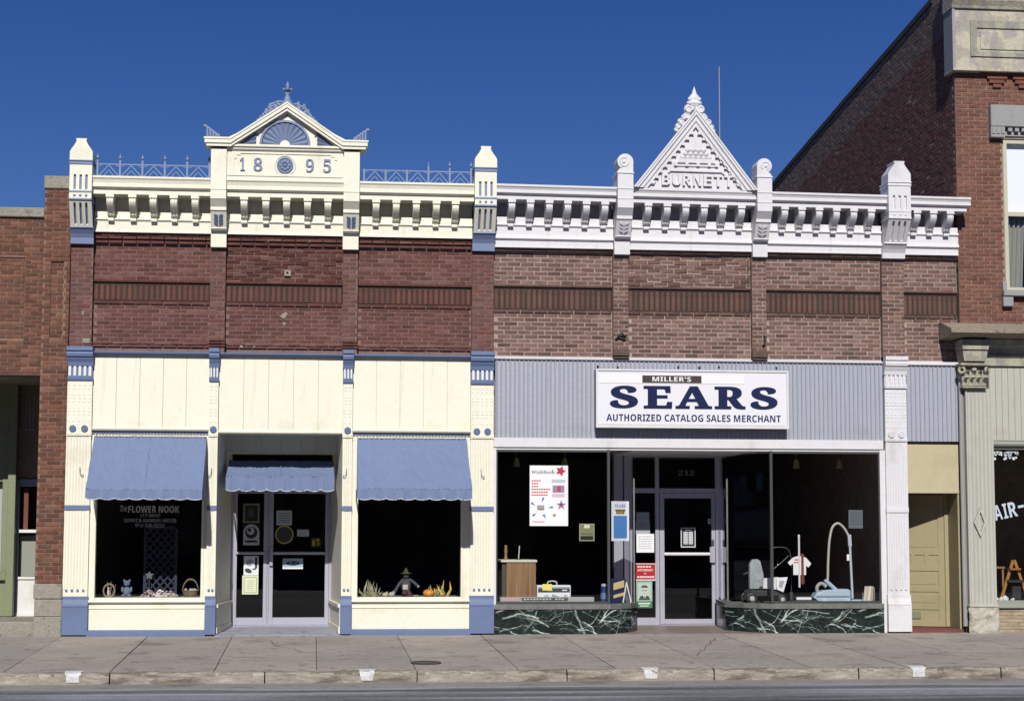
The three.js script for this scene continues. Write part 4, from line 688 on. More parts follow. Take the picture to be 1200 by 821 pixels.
  const lv = []; for (let r = 0; r < 2; r++) for (let k = 0; k < 4; k++) { const x = 7.6 + k * .105 + r * .045, y = 3.94 + r * .13; lv.push(sheet(4, 6, (u, v) => [x + (u - .5) * .1 * (1 - v * .5), y + v * .14 - Math.max(0, v - .7) * .12, .205 + .09 * v * v + .03 * Math.cos((u - .5) * 3)])); } for (const x of [7.55, 7.97]) lv.push(tr(new THREE.TorusGeometry(.045, .022, 8, 16), [x, 4.19, .24], [0, .6 * (x > 7.7 ? 1 : -1), 0])); lv.push(sph(7.76, 4.2, .22, .05, .04, .05));
  M('acanthus', lv, std([.55, .55, .5], { map: T.old, roughness: .85, side: THREE.DoubleSide }), cap);
  const fl = [[7.635, -.2], [7.635, .15]]; for (let k = 0; k < 6; k++) { const a = 7.66 + k * .066; fl.push([a, .15], [a + .012, .138], [a + .05, .138], [a + .062, .15]); } fl.push([8.085, .15], [8.085, -.2]);
  const sh = M('column_shaft', [xz(fl.reverse(), .44, 3.9)], K.sage, C);
  M('lozenge', [xy([[7.83, 1.52], [7.94, 1.75], [7.83, 1.985], [7.72, 1.75]], .13, .185, [[[7.83, 1.59], [7.765, 1.75], [7.83, 1.92], [7.895, 1.75]]])], K.sage, sh);
  M('down_pipe', [cylY(7.585, .1, 4.2, .06, .035), bx(7.6, 7.635, .1, 4.2, -.1, .05)], K.greyStone, C);
  M('column_base', [bx(7.62, 8.1, .4, .45, -.2, .2, .012)], K.sage, C);
  M('rough_plinth', sheet(24, 20, (u, v) => { const n = fbm(u * .5, v * .5, 8, 4, 133); return [7.61 + u * .5 + (n - .5) * .03 * (v > 0 && v < 1 ? 1 : 0), -.06 + v * .46, .17 + .09 * n * Math.sin(Math.min(1, Math.min(u, 1 - u) * 8) * 1.57)]; }), std([.52, .51, .46], { map: T.concrete, bumpMap: T.bump, bumpScale: .012, roughness: .95 }), C);
  const fp = M('board_fascia', bx(8.085, XR, 3.06, 4.28, -.2, .0), K.sage, C); for (let x = 8.09, k = 0; x < XR - .1; x += .105, k++) M('board', bx(x, Math.min(XR, x + .1), 3.07, 4.27, -.02, .014, .004), K.sage, fp);
  const sw = M('shop_window', [zy([[-.2, 2.98], [.06, 2.98], [.08, 3.01], [.04, 3.06], [-.2, 3.06]], 8.085, XR), bx(8.085, 8.13, .5, 2.98, -.2, .02), bx(8.13, XR, 2.93, 2.98, -.2, .0), bx(8.085, XR, .38, .43, -.2, .05, .008), bx(8.085, XR, .43, .5, -.2, .02)], pnt([.3, .32, .28]), C);
  pane(8.13, XR, .5, 2.93, -.05, sw);
  M('window_lettering', (() => { const g = []; const s = 'AIR-'; const wd = [.13, .07, .14, .1]; let x = 0; for (let k = 0; k < 4; k++) { const y0 = k === 3 ? .12 : 0, y1 = k === 3 ? .16 : .24; g.push(tr(word(s[k], x, x + wd[k], y0, y1, 0, .004, F.b), [8.165, 1.78, -.045], [0, 0, .2])); x += wd[k] + .025; } g.push(tr(word('C', .54, .67, 0, .24, 0, .004, F.b), [8.165, 1.78, -.045], [0, 0, .2])); return g; })(), std([.5, .56, .68]), sw);
  const fr = []; for (let k = 0; k < 46; k++) { const x = rr(8.14, 8.56), y = 2.9 - R() * R() * .17; fr.push(xy(circ(x, y, rr(.012, .03), 6), -.046, -.044)); } M('frost_paint', fr, std([.6, .66, .74]), sw);
  M('display_floor', bx(8.1, XR, .38, .44, -1.3, -.2), K.shelf, sw);
  const br = [], bw = M('stall_riser', bx(8.085, XR, -.06, .38, -.2, -.008), std([.4, .34, .26], { map: T.grain, roughness: .95 }), C); course(br, 8.1, XR, -.02, .375, 0, { H: .056, J: .009 }); layBricks(br, [[.43, .34, .24], [.47, .38, .27], [.4, .31, .22]], bw, { limit: 60 });
  M('shop_shell', [bx(7.9, XR, 0, 4.7, -6.2, -6), bx(7.9, 8.0, 0, 4.2, -6, -.2), bx(8, XR, 3.3, 3.4, -6, -.2), bx(8, XR, -.05, .02, -6, -.2), bx(XR - .1, XR, 0, 10, -20, -.2), bx(7.9, XR - .1, 9, 9.2, -20, -.3), bx(7.9, XR - .1, 5.0, 5.1, -6.2, -.25), bx(7.9, XR - .1, 0, 9.2, -20.1, -20)], K.plaster, C);
  // things in that window
  const tb = thing('display_table', 'small wooden table inside the window lettered AIR', 'table', [8.28, .44, -.7]); M('table_top', bx(8.05, 8.48, 1.0, 1.03, -.95, -.5), K.wood, tb); for (const [x, z] of [[8.08, -.92], [8.08, -.53], [8.45, -.92], [8.45, -.53]]) M('leg', bx(x - .015, x + .015, .44, 1.0, z - .015, z + .015), K.wood, tb); M('loop_handle', tube([[8.12, 1.03, -.7], [8.16, 1.13, -.7], [8.25, 1.1, -.7], [8.32, 1.05, -.7]], .01), K.chrome, tb);
  const ot = thing('orange_rack', 'orange and black folded tool rack behind the lettered window', 'rack', [8.6, .44, -.4]);
  for (const [x, t] of [[8.5, .16], [8.68, -.16]]) M('upright', bar([x - t, .44, -.4], [x + t * .5, 1.14, -.4], .045, .03), std([.32, .15, .03], { roughness: .5 }), ot); M('shelf', bx(8.46, 8.72, .78, .82, -.5, -.3), K.black, ot); M('shelf', bx(8.5, 8.68, .98, 1.01, -.48, -.32), std([.26, .1, .02]), ot); M('case', bx(8.52, 8.68, .5, .72, -.48, -.32, .01), K.black, ot);
  const pl = thing('paper_heap', 'heap of crumpled white paper on the sill behind the lettered window', 'paper', [8.3, .44, -.2]); M('sheet', Array.from({ length: 14 }, () => tr(new THREE.IcosahedronGeometry(rr(.03, .06), 0), [rr(8.16, 8.5), rr(.46, .52), rr(-.3, -.15)], [R() * 3, R() * 3, R() * 3], [1.3, .7, 1])), std([.6, .62, .66], { roughness: .9 }), pl);
}

// ---------------------------------------------------------------- long sign over the catalogue store
{
  const s = thing('shop_sign', 'long white box sign with large navy lettering on the ribbed metal', 'sign', [3.14, 3.22, .1]);
  const x0 = 1.6, x1 = 4.7, y0 = 3.22, y1 = 4.145, zf = .2;
  M('cabinet', [bx(x0, x1, y0, y1, .02, zf, .01)], K.greyStone, s);
  const face = M('face', bx(x0 + .03, x1 - .03, y0 + .055, y1 - .03, zf - .01, zf + .006), std([.78, .775, .84], { roughness: .35 }), s);
  M('frame', [xy(rect(x0, x1, y0, y1), zf, zf + .022, [rect(x0 + .028, x1 - .028, y0 + .05, y1 - .028)])], K.white, s);
  M('name_strip', bx(x0 + .06, 3.98, 3.925, 4.055, zf + .006, zf + .012), std([.84, .84, .86], { roughness: .35 }), s);
  const pl = M('name_plate', bx(2.34, 3.29, 3.935, 4.05, zf + .012, zf + .018), std([.055, .035, .035], { roughness: .4 }), s);
  M('name_letters', word("MILLER'S", 2.5, 3.12, 3.955, 4.03, zf + .018, .003, F.b), std([.8, .8, .8]), pl);
  const nm = 'SEARS', xs = [[1.82, 2.27], [2.36, 2.82], [2.87, 3.46], [3.50, 4.0], [4.08, 4.52]];
  nm.split('').forEach((c, k) => M('letter', word(c, xs[k][0], xs[k][1], 3.525, 3.885, zf + .006, .006, F.sb, 8, .035), K.navy, s));
  M('small_lettering', word('AUTHORIZED CATALOG SALES MERCHANT', 1.765, 4.57, 3.325, 3.435, zf + .006, .005, F.b), std([.012, .028, .12], { roughness: 1 }), s);
}

// ---------------------------------------------------------------- blue awnings
function awning(label, x0, x1, zb, yb, zf, yf, drop, flare = 0) {
  const w = thing('awning', label, 'awning', [(x0 + x1) / 2, yb, zb], 'blue canvas awnings of the flower shop'), s0 = R() * 50, n = 60;
  const fx = (u, t) => lerp(x0 - flare * t, x1 + flare * t, u);
  const sag = (u, t) => -.022 * Math.sin(Math.PI * t) * (1 - .3 * Math.cos(u * Math.PI * 4)) + .03 * (vn(u * 5 + s0, t * 3, 64, 64, 3) - .5) + .011 * (vn(u * 9 + t * 7 + s0, t * 4, 64, 64, 4) - .5);
  const top = (u, t) => { const k = sag(u, t); return [fx(u, t), lerp(yb, yf, t) + k * .8, lerp(zb, zf, t) + k * .6]; };
  const cn = M('canopy', [sheet(n, 24, (u, t) => top(u, t)), sheet(n, 24, (u, t) => { const p = top(u, t); return [p[0], p[1] - .006, p[2] - .005]; })], K.awning, w);
  M('seam', [1, 2].map(k => bar([fx(.5, 0) + (k - 1.5) * .002, yb + .002, zb], [fx(.5, 1) + (k - 1.5) * .002, yf + .004, zf], .014, .004)).slice(0, 1), std([.17, .27, .52], { map: T.cloth, roughness: .9 }), cn);
  for (const u of [0, 1]) M('side_panel', sheet(2, 12, (a, t) => { const p = top(u, t); return [p[0] + .004 * Math.sin(t * 9), lerp(p[1], yf, a), p[2]]; }), K.awning, w);
  const sc = Math.max(6, Math.round((x1 - x0) / .21)), wav = u => .012 * Math.sin(u * sc * Math.PI * 2 + 1) + .022 * (vn(u * 7 + s0, .5, 64, 64, 9) - .5), edge = u => drop * (.86 + .14 * Math.pow(Math.abs(Math.sin(u * sc * Math.PI)), .7));
  const val = (u, t, o) => [fx(u, 1), yf - t * edge(u), zf + .004 + t * wav(u) + o];
  const v = M('valance', [sheet(sc * 14, 5, (u, t) => val(u, t, 0)), sheet(sc * 14, 5, (u, t) => val(u, t, -.005))], K.awning, w);
  M('piping', tube(Array.from({ length: sc * 12 + 1 }, (_, i) => val(i / (sc * 12), 1, 0)), .007, 5, sc * 24), K.piping, v);
  for (const u of [0, 1]) M('side_valance', sheet(16, 3, (a, t) => [fx(u, 1), yf - t * drop * .9, lerp(zb + (zf - zb) * .0, zf, a)]), K.awning, w);
  M('frame_rod', [cylX(fx(0, 1), fx(1, 1), yf - .012, zf - .012, .012), cylX(x0, x1, yb - .012, zb + .012, .012)], K.aluDark, w);
  for (const u of [.02, .98]) M('arm', bar([fx(u, 0), yf - .02, zb], [fx(u, 1), yf - .02, zf - .01], .016), K.aluDark, w);
}
awning('blue canvas awning over the window with the lattice screen', -6.159, -4.452, .04, 3.04, 1.0, 2.2, .145);
awning('blue canvas awning over the window with the pumpkin', -2.138, -.43, .04, 3.04, 1.0, 2.23, .165, .012);
awning('small blue canvas awning inside the recessed double door entry', -4.15, -2.49, -.98, 2.71, -.1, 2.425, .22, .01);
// ---------------------------------------------------------------- flower shop: lettering, notices, window display
{
  const l = thing('window_lettering', 'small white painted lettering on the flower shop glass under the awning', 'lettering', [-5.3, 1.65, -.046]);
  M('small_line', word('The', -5.76, -5.65, 1.885, 1.985, -.047, .002, F.r), K.letter, l); M('name_line', word('FLOWER NOOK', -5.63, -4.86, 1.87, 1.975, -.047, .002, F.b), K.letter, l);
  const dim = std([.5, .5, .5]);
  M('small_line', word('317 MAIN', -5.45, -5.15, 1.803, 1.85, -.047, .002, F.r), dim, l); M('small_line', word('SENECA KANSAS 66538', -5.69, -4.9, 1.725, 1.778, -.047, .002, F.r), dim, l); M('small_line', word('913-336-3233', -5.52, -5.08, 1.65, 1.703, -.047, .002, F.r), dim, l);
  const Z = -1.69, note = (name, label, x0, x1, y0, y1, mat) => { const m = card(name, x1 - x0, y1 - y0, .004, mat, null, [(x0 + x1) / 2, (y0 + y1) / 2, Z]); m.userData = { label, category: 'notice' }; return m; };
  const ink = (x, w, h, bg, rows, col = '#555', m = .12) => { x.fillStyle = bg; x.fillRect(0, 0, w, h); x.fillStyle = col; const n = rows; for (let k = 0; k < n; k++) { const y = h * (m + (1 - 2 * m) * (k + .3) / n); let p = w * m; while (p < w * (1 - m)) { const q = w * (.04 + .1 * R()); x.fillRect(p, y, Math.min(q, w * (1 - m) - p), h * (1 - 2 * m) / n * .42); p += q + w * .025; } } };
  note('door_notice', 'dim framed square notice high on the narrow door leaf', -3.95, -3.67, 1.71, 2.04, canvasMat(128, 150, (x, w, h) => { x.fillStyle = '#2c2a2a'; x.fillRect(0, 0, w, h); x.strokeStyle = '#8f8877'; x.lineWidth = 12; x.strokeRect(10, 10, w - 20, h - 20); x.fillStyle = '#4a4a50'; x.fillRect(40, 45, 50, 60); }));
  note('door_notice', 'arched notice with a dark bird disc on the narrow door leaf', -3.94, -3.67, 1.35, 1.70, canvasMat(128, 166, (x, w, h) => { x.fillStyle = '#1c1c20'; x.fillRect(0, 0, w, h); x.fillStyle = '#c9cdd2'; x.beginPath(); x.arc(64, 64, 62, 0, 7); x.fill(); x.fillRect(2, 64, 124, 100); x.fillStyle = '#26303c'; x.beginPath(); x.arc(64, 66, 46, 0, 7); x.fill(); x.fillStyle = '#c9cdd2'; x.beginPath(); x.arc(58, 54, 30, 0, 7); x.fill(); x.fillStyle = '#26303c'; x.beginPath(); x.arc(50, 46, 14, 0, 7); x.fill(); x.fillRect(18, 126, 92, 16); }));
  note('door_notice', 'white flyer with a dark figure below the bar of the narrow door leaf', -3.92, -3.68, .87, 1.18, canvasMat(120, 155, (x, w, h) => { x.fillStyle = '#e9ecf2'; x.fillRect(0, 0, w, h); x.fillStyle = '#3c4450'; x.fillRect(90, 10, 20, 90); x.fillRect(70, 100, 30, 12); x.beginPath(); x.ellipse(38, 120, 30, 18, .4, 0, 7); x.fill(); x.fillStyle = '#aab4c4'; x.beginPath(); x.arc(50, 55, 30, 0, 7); x.fill(); }));
  note('door_notice', 'cream bordered certificate low on the narrow door leaf', -3.94, -3.68, .56, .865, canvasMat(120, 145, (x, w, h) => { x.fillStyle = '#dfe3c6'; x.fillRect(0, 0, w, h); x.strokeStyle = '#9aa184'; x.lineWidth = 5; x.strokeRect(14, 14, w - 28, h - 28); x.fillStyle = '#b9bf9f'; for (let k = 0; k < 6; k++) x.fillRect(36, 40 + k * 14, 50, 5); }));
  note('door_notice', 'handwritten pale notice on the wide door leaf', -3.40, -3.15, 1.68, 1.92, canvasMat(128, 124, (x, w, h) => ink(x, w, h, '#c3cbd6', 5, '#4a5566')));
  note('door_notice', 'small pale card on the wide door leaf beside the ring sticker', -3.06, -2.87, 1.50, 1.61, canvasMat(96, 56, (x, w, h) => ink(x, w, h, '#ccd4de', 3, '#7c8698')));
  note('door_notice', 'yellow and black sticker at the edge of the wide door leaf', -2.84, -2.67, 1.32, 1.48, canvasMat(96, 90, (x, w, h) => { x.fillStyle = '#2a2618'; x.fillRect(0, 0, w, h); x.fillStyle = '#b9a23a'; x.fillRect(14, 20, 26, 56); x.fillRect(50, 10, 30, 60); x.fillStyle = '#2a2618'; x.fillRect(54, 24, 12, 40); }));
  note('door_notice', 'blue picture sticker below the bar of the wide door leaf', -3.29, -2.96, .97, 1.14, canvasMat(160, 82, (x, w, h) => { x.fillStyle = '#a9bccf'; x.fillRect(0, 0, w, h); x.fillStyle = '#2b4356'; x.beginPath(); x.ellipse(80, 38, 54, 18, 0, 0, 7); x.fill(); x.fillStyle = '#a9bccf'; x.fillRect(56, 28, 12, 10); x.fillRect(96, 34, 14, 10); x.fillStyle = '#eef2f6'; x.fillRect(0, 70, w, 12); }));
  const rg = thing('ring_sticker', 'round yellow rimmed sticker on the wide door leaf', 'sticker', [-3.27, 1.53, Z]); M('rim', tr(new THREE.TorusGeometry(.14, .012, 6, 36), [-3.27, 1.53, Z]), std([.5, .42, .12]), rg); M('centre', [cylZ(-3.27, 1.53, Z - .006, Z - .002, .125, 30), tr(new THREE.TorusGeometry(.07, .006, 6, 20), [-3.27, 1.53, Z])], std([.05, .05, .045]), rg);
  // window with lettering
  const lt = thing('lattice_screen', 'dark blue diagonal lattice screen in the flower shop window', 'screen', [-5.15, .56, -.6]), lb = std([.014, .018, .055]);
  { const g = [bx(-5.43, -5.39, .56, 1.66, -.62, -.58), bx(-4.95, -4.91, .56, 1.66, -.62, -.58), bx(-5.43, -4.91, 1.62, 1.66, -.62, -.58)]; M('frame', g, lb, lt); for (let k = -4; k < 9; k++) for (const s of [-1, 1]) { let x0 = s > 0 ? -5.39 : -4.95, y0 = .62 + k * .13, x1 = s > 0 ? -4.95 : -5.39, y1 = y0 + .5; if (y1 < .64 || y0 > 1.6) continue; const c = (y) => x0 + (x1 - x0) * (y - y0) / (y1 - y0), ya = Math.max(.6, y0), yb = Math.min(1.62, y1); M('lath', bar([c(ya), ya, -.6 + s * .006], [c(yb), yb, -.6 + s * .006], .024, .008), lb, lt); } }
  const bird = thing('ring_planter', 'small ring shaped planter with dried grass beside the blue bear', 'planter', [-5.92, .56, -.3]); M('ring', tr(new THREE.TorusGeometry(.085, .014, 8, 24), [-5.92, .67, -.3], [0, 0, 0], [1, 1.2, 1]), std([.2, .18, .13]), bird); M('figure', [sph(-5.93, .64, -.3, .02, .06, .02), sph(-5.93, .71, -.3, .018)], std([.55, .55, .6]), bird); M('dried_grass', Array.from({ length: 10 }, () => bar([-5.9 + rr(-.02, .02), .57, -.3], [-5.87 + rr(-.08, .07), rr(.68, .82), -.3 + rr(-.05, .05)], .005)), std([.3, .2, .12]), bird);
  const bear = thing('toy_bear', 'small blue grey toy bear sitting in the flower shop window', 'toy', [-5.65, .56, -.3]), bm = std([.16, .22, .3], { roughness: 1, map: T.grain });
  M('body', [sph(-5.65, .66, -.3, .06, .075, .05), sph(-5.65, .78, -.29, .05, .048, .045), sph(-5.69, .825, -.29, .02), sph(-5.61, .825, -.29, .02), sph(-5.715, .69, -.28, .022, .045, .022), sph(-5.585, .69, -.28, .022, .045, .022), sph(-5.695, .595, -.25, .03, .03, .05), sph(-5.605, .595, -.25, .03, .03, .05), sph(-5.65, .77, -.245, .02, .016, .014)], bm, bear); M('eye', sph(-5.668, .79, -.247, .006), K.black, bear); M('eye', sph(-5.632, .79, -.247, .006), K.black, bear);
  const star = thing('star_ornament', 'pale star ornament standing before the lattice screen', 'ornament', [-5.33, .56, -.5]); M('star', xy(Array.from({ length: 10 }, (_, k) => { const a = k * Math.PI / 5 + 1.57, r = k % 2 ? .035 : .075; return [-5.33 + r * Math.cos(a), .9 + r * Math.sin(a)]; }), -.51, -.49), std([.1, .12, .125]), star); M('stick', bar([-5.33, .56, -.5], [-5.33, .85, -.5], .012), K.aluDark, star);
  const bouquet = (x, cols, label) => { const t = thing('dried_flowers', label, 'flowers', [x, .56, -.22], 'dried flower bunches in the window'); const gs = cols.map(() => []); for (let k = 0; k < 60; k++) { const a = R() * 6.28, q = Math.sqrt(R()) * .12; gs[k % cols.length].push(tr(new THREE.IcosahedronGeometry(rr(.012, .024), 0), [x + q * Math.cos(a), .575 + (1 - (q / .12) ** 2) * .1 * R() + .01, -.22 + q * .6 * Math.sin(a)], [R() * 3, R() * 3, 0], [1, .8, 1])); } cols.forEach((c, i) => M('blossoms', gs[i], std(c, { roughness: 1 }), t)); };
  bouquet(-5.31, [[.36, .24, .26], [.42, .34, .34], [.25, .18, .2]], 'dusty pink dried flower bunch on the window sill'); bouquet(-5.13, [[.75, .72, .72], [.6, .55, .58]], 'white dried flower bunch between the pink ones'); bouquet(-4.99, [[.42, .33, .32], [.5, .44, .38]], 'tan and pink dried flower bunch beside the basket');
  const bk = thing('wicker_basket', 'low tan wicker basket with a hoop handle in the shop window', 'basket', [-4.68, .56, -.3]), wk = std([.34, .28, .2], { map: T.wood, roughness: .9 });
  M('bowl', [norm(new THREE.LatheGeometry([[.001, 0], [.085, 0], [.115, .06], [.125, .11], [.118, .112], [.1, .06], [.08, .012], [.001, .012]].map(p => new THREE.Vector2(...p)), 24).translate(-4.68, .56, -.3)), ...[.03, .06, .09, .11].map(h => tr(new THREE.TorusGeometry(.095 + h * .27, .007, 5, 26), [-4.68, .56 + h, -.3], [Math.PI / 2, 0, 0]))], wk, bk); M('handle', tr(new THREE.TorusGeometry(.12, .009, 6, 24, Math.PI), [-4.68, .66, -.3], [0, 0, 0], [1, 1.55, 1]), wk, bk); M('filling', Array.from({ length: 12 }, () => sph(-4.68 + rr(-.08, .08), .66 + rr(0, .03), -.3 + rr(-.08, .08), .025, .022, .025, 6)), std([.42, .4, .36], { roughness: 1 }), bk);
  // autumn window
  const leafT = std([.34, .32, .17], { roughness: 1, side: THREE.DoubleSide }), leafY = std([.62, .42, .08], { roughness: 1, side: THREE.DoubleSide }), leafG = std([.2, .22, .17], { roughness: 1, side: THREE.DoubleSide });
  const spray = (x, w, h, mats, label, n = 34) => { const t = thing('corn_husks', label, 'corn husks', [x, .56, -.28]); mats.forEach((m, i) => M('husk', Array.from({ length: Math.ceil(n / mats.length) }, () => { const bxx = x + rr(-w, w) * .7, tx = bxx + rr(-.08, .08), ty = .6 + R() * R() * h + .06, z = -.28 + rr(-.07, .07), d = rr(.008, .016); return tris([[[bxx - d, .565, z], [bxx + d, .565, z], [tx + d, (ty + .56) / 2, z + .03]], [[bxx - d, .565, z], [tx + d, (ty + .56) / 2, z + .03], [tx - d, (ty + .56) / 2, z + .03]], [[tx - d, (ty + .56) / 2, z + .03], [tx + d, (ty + .56) / 2, z + .03], [tx + rr(-.05, .05), ty, z]]]); }), m, t)); return t; };
  spray(-1.92, .16, .24, [leafT, leafG], 'pale dried corn husks in the corner of the autumn window'); spray(-.8, .15, .2, [leafY, leafG, leafT], 'yellow dried corn husks beside the pumpkin', 42);
  const gd = (x, r, label, c) => { const t = thing('gourd', label, 'gourd', [x, .56, -.25], 'pale gourds on the autumn window floor'); M('body', [sph(x, .56 + r * .8, -.25, r, r * .8, r), sph(x + r * .5, .56 + r * 1.3, -.25, r * .45, r * .5, r * .45)], std(c, { roughness: .8 }), t); M('stem', cylY(x + r * .6, .56 + r * 1.6, .56 + r * 2, -.25, .006), leafT, t); };
  gd(-1.67, .05, 'small pale gourd beside the corn husks', [.42, .4, .3]); gd(-1.57, .055, 'larger grey gourd beside the scarecrow', [.38, .37, .31]);
  const sc = thing('scarecrow_doll', 'scarecrow doll in a hat with spread arms sitting in the autumn window', 'doll', [-1.34, .56, -.35]), cl = (c) => std(c, { roughness: 1, map: T.grain });
  M('body', [sph(-1.34, .74, -.36, .08, .12, .06), sph(-1.34, .9, -.35, .05, .055, .05), tube([[-1.38, .84, -.35], [-1.45, .76, -.33], [-1.52, .64, -.3]], .025), tube([[-1.3, .84, -.35], [-1.23, .8, -.33], [-1.16, .74, -.3]], .025)], cl([.07, .07, .085]), sc); M('hat', [norm(new THREE.ConeGeometry(.055, .1, 12).translate(-1.34, .98, -.35)), cylY(-1.34, .93, .938, -.35, .09)], cl([.09, .08, .055]), sc); M('trousers', [tube([[-1.36, .66, -.34], [-1.37, .6, -.28], [-1.38, .585, -.18]], .035), tube([[-1.31, .66, -.34], [-1.28, .6, -.28], [-1.24, .585, -.18]], .035)], cl([.1, .035, .045]), sc); M('apron', bx(-1.39, -1.31, .68, .76, -.3, -.295, .002), cl([.5, .5, .48]), sc); M('straw', Array.from({ length: 8 }, () => bar([-1.25, .59, -.17], [-1.2 + rr(-.03, .06), .575 + rr(0, .03), -.13 + rr(-.03, .03)], .006)), cl([.6, .55, .4]), sc); M('hand', sph(-1.525, .63, -.3, .02), cl([.4, .38, .34]), sc); M('hand', sph(-1.15, .73, -.3, .02), cl([.4, .38, .34]), sc);
  const pk = thing('pumpkin', 'orange ribbed pumpkin sitting in the autumn window', 'pumpkin', [-.99, .56, -.22]);
  M('body', sheet(48, 16, (u, v) => { const a = u * Math.PI * 2, b = v * Math.PI, r = .085 * (1 + .07 * Math.abs(Math.cos(a * 5))) * Math.sin(b); return [-.99 - r * Math.cos(a), .627 + .066 * Math.cos(b) * (1 - .25 * Math.exp(-Math.sin(b) * 6)), -.22 + r * Math.sin(a)]; }), std([.62, .24, .03], { roughness: .6 }), pk); M('stem', tube([[-.99, .68, -.22], [-.985, .705, -.22], [-.97, .72, -.21]], .01), leafG, pk);
}

// ---------------------------------------------------------------- catalogue store: posters and goods in the windows
{
  const flat = (name, label, cat, w, h, mat, p, ry = 0) => { const m = card(name, w, h, .006, mat, null, p, ry); m.userData = { label, category: cat }; return m; };
  const star = (x, cx, cy, r, n = 5, rot = -1.57, k = .42) => { x.beginPath(); for (let i = 0; i < n * 2; i++) { const a = rot + i * Math.PI / n, q = i % 2 ? r * k : r; x.lineTo(cx + q * Math.cos(a), cy + q * Math.sin(a)); } x.closePath(); x.fill(); };
  flat('poster', 'tall white poster with red text and stars hanging behind the shop glass', 'poster', .61, .95, canvasMat(420, 654, (x, w, h) => {
    x.fillStyle = '#fbfbff'; x.fillRect(0, 0, w, h); x.fillStyle = '#5b6478'; x.font = 'bold 50px serif'; x.fillText('WishBook', 18, 90); x.strokeStyle = '#8a93a8'; x.lineWidth = 4; x.beginPath(); x.arc(262, 60, 18, 0, 5); x.stroke();
    x.fillStyle = '#c8304a'; star(x, 340, 60, 62, 5, -1.2, .5); x.fillStyle = '#7d3a58'; x.fillRect(312, 40, 14, 14); x.fillRect(350, 66, 18, 12);
    x.fillStyle = '#d4474f'; [88, 76, 60, 190, 170, 180].forEach((q, i) => { for (let p = 20; p < 20 + q; p += 26) x.fillRect(p, 158 + i * 31, 21, 15); });
    x.fillStyle = '#c9cbd8'; x.fillRect(240, 150, 150, 40); x.fillStyle = '#a58aa6'; x.fillRect(250, 215, 130, 80); x.fillStyle = '#b5486a'; x.fillRect(300, 225, 40, 60); x.fillStyle = '#d8c6d6'; x.fillRect(245, 305, 140, 40);
    x.fillStyle = '#4f78b0'; [[140, 375, 2.0], [40, 420, .6], [225, 455, 3.0], [55, 530, -.6], [165, 555, 1.0]].forEach(([a, b, t]) => { x.save(); x.translate(a, b); x.rotate(t); x.beginPath(); x.moveTo(-28, -14); x.lineTo(28, 0); x.lineTo(-28, 14); x.closePath(); x.fill(); x.restore(); });
    x.fillStyle = '#a9a0a8'; x.fillRect(80, 430, 80, 50); x.fillStyle = '#8a6a55'; x.fillRect(95, 470, 60, 14); x.fillStyle = '#b28ab4'; star(x, 345, 430, 60); x.fillStyle = '#7a3f66'; star(x, 345, 425, 30); x.fillStyle = '#9a6a72'; star(x, 270, 540, 26); x.fillStyle = '#e3c4cc'; x.fillRect(24, 600, 140, 22);
  }), [.895, 2.155, -.12]);
  flat('plaque', 'small olive plaque with a black strip behind the shop glass', 'plaque', .24, .27, canvasMat(120, 134, (x, w, h) => { x.fillStyle = '#7d8060'; x.fillRect(0, 0, w, h); x.fillStyle = '#d6d8c6'; x.fillRect(38, 8, 44, 26); x.fillStyle = '#5a5d42'; x.fillRect(10, 74, 100, 10); x.fillStyle = '#0d0d0b'; x.fillRect(10, 96, 100, 30); x.strokeStyle = '#a9ab8c'; x.lineWidth = 4; x.strokeRect(2, 2, w - 4, h - 4); }), [1.5, 1.58, -.12]);
  flat('hanging_sign', 'white and blue card sign hung in the splayed corner glass', 'sign', .37, .63, canvasMat(240, 420, (x, w, h) => { x.fillStyle = '#eef1fa'; x.fillRect(0, 0, w, h); x.fillStyle = '#2f4f9a'; x.font = 'bold 46px serif'; x.textAlign = 'center'; x.fillText('SEARS', w / 2, 66); x.fillStyle = '#8a7434'; x.fillRect(50, 86, 140, 22); x.fillStyle = '#5d5030'; x.fillRect(64, 100, 112, 36); x.fillStyle = '#b79a3e'; x.fillRect(76, 108, 88, 18); x.fillStyle = '#4d86cc'; x.fillRect(28, 154, 184, 240); x.fillStyle = '#5b93d6'; for (let k = 0; k < 11; k++) x.fillRect(44, 170 + k * 20, 150, 5); }), [2.075, 1.76, -.36], .55);
  const Z = -1.735, ink = (bg, rows, col) => canvasMat(128, 110, (x, w, h) => { x.fillStyle = bg; x.fillRect(0, 0, w, h); x.fillStyle = col; for (let k = 0; k < rows; k++) { let p = 14; while (p < 110) { const q = 6 + R() * 16; x.fillRect(p, 14 + k * 84 / rows, Math.min(q, 112 - p), 5); p += q + 4; } } });
  flat('door_notice', 'grey notice topmost in the sidelight of the white store', 'notice', .22, .17, ink('#aab4bc', 2, '#8a96a4'), [2.69, 1.825, Z]);
  flat('door_notice', 'grey notice second in the sidelight, above a white sheet', 'notice', .24, .19, ink('#a9b0bb', 4, '#929ba8'), [2.69, 1.645, Z]);
  flat('door_notice', 'white printed sheet in the sidelight above a red sign', 'notice', .3, .31, ink('#f0f1f6', 6, '#a9adb8'), [2.73, 1.395, Z]);
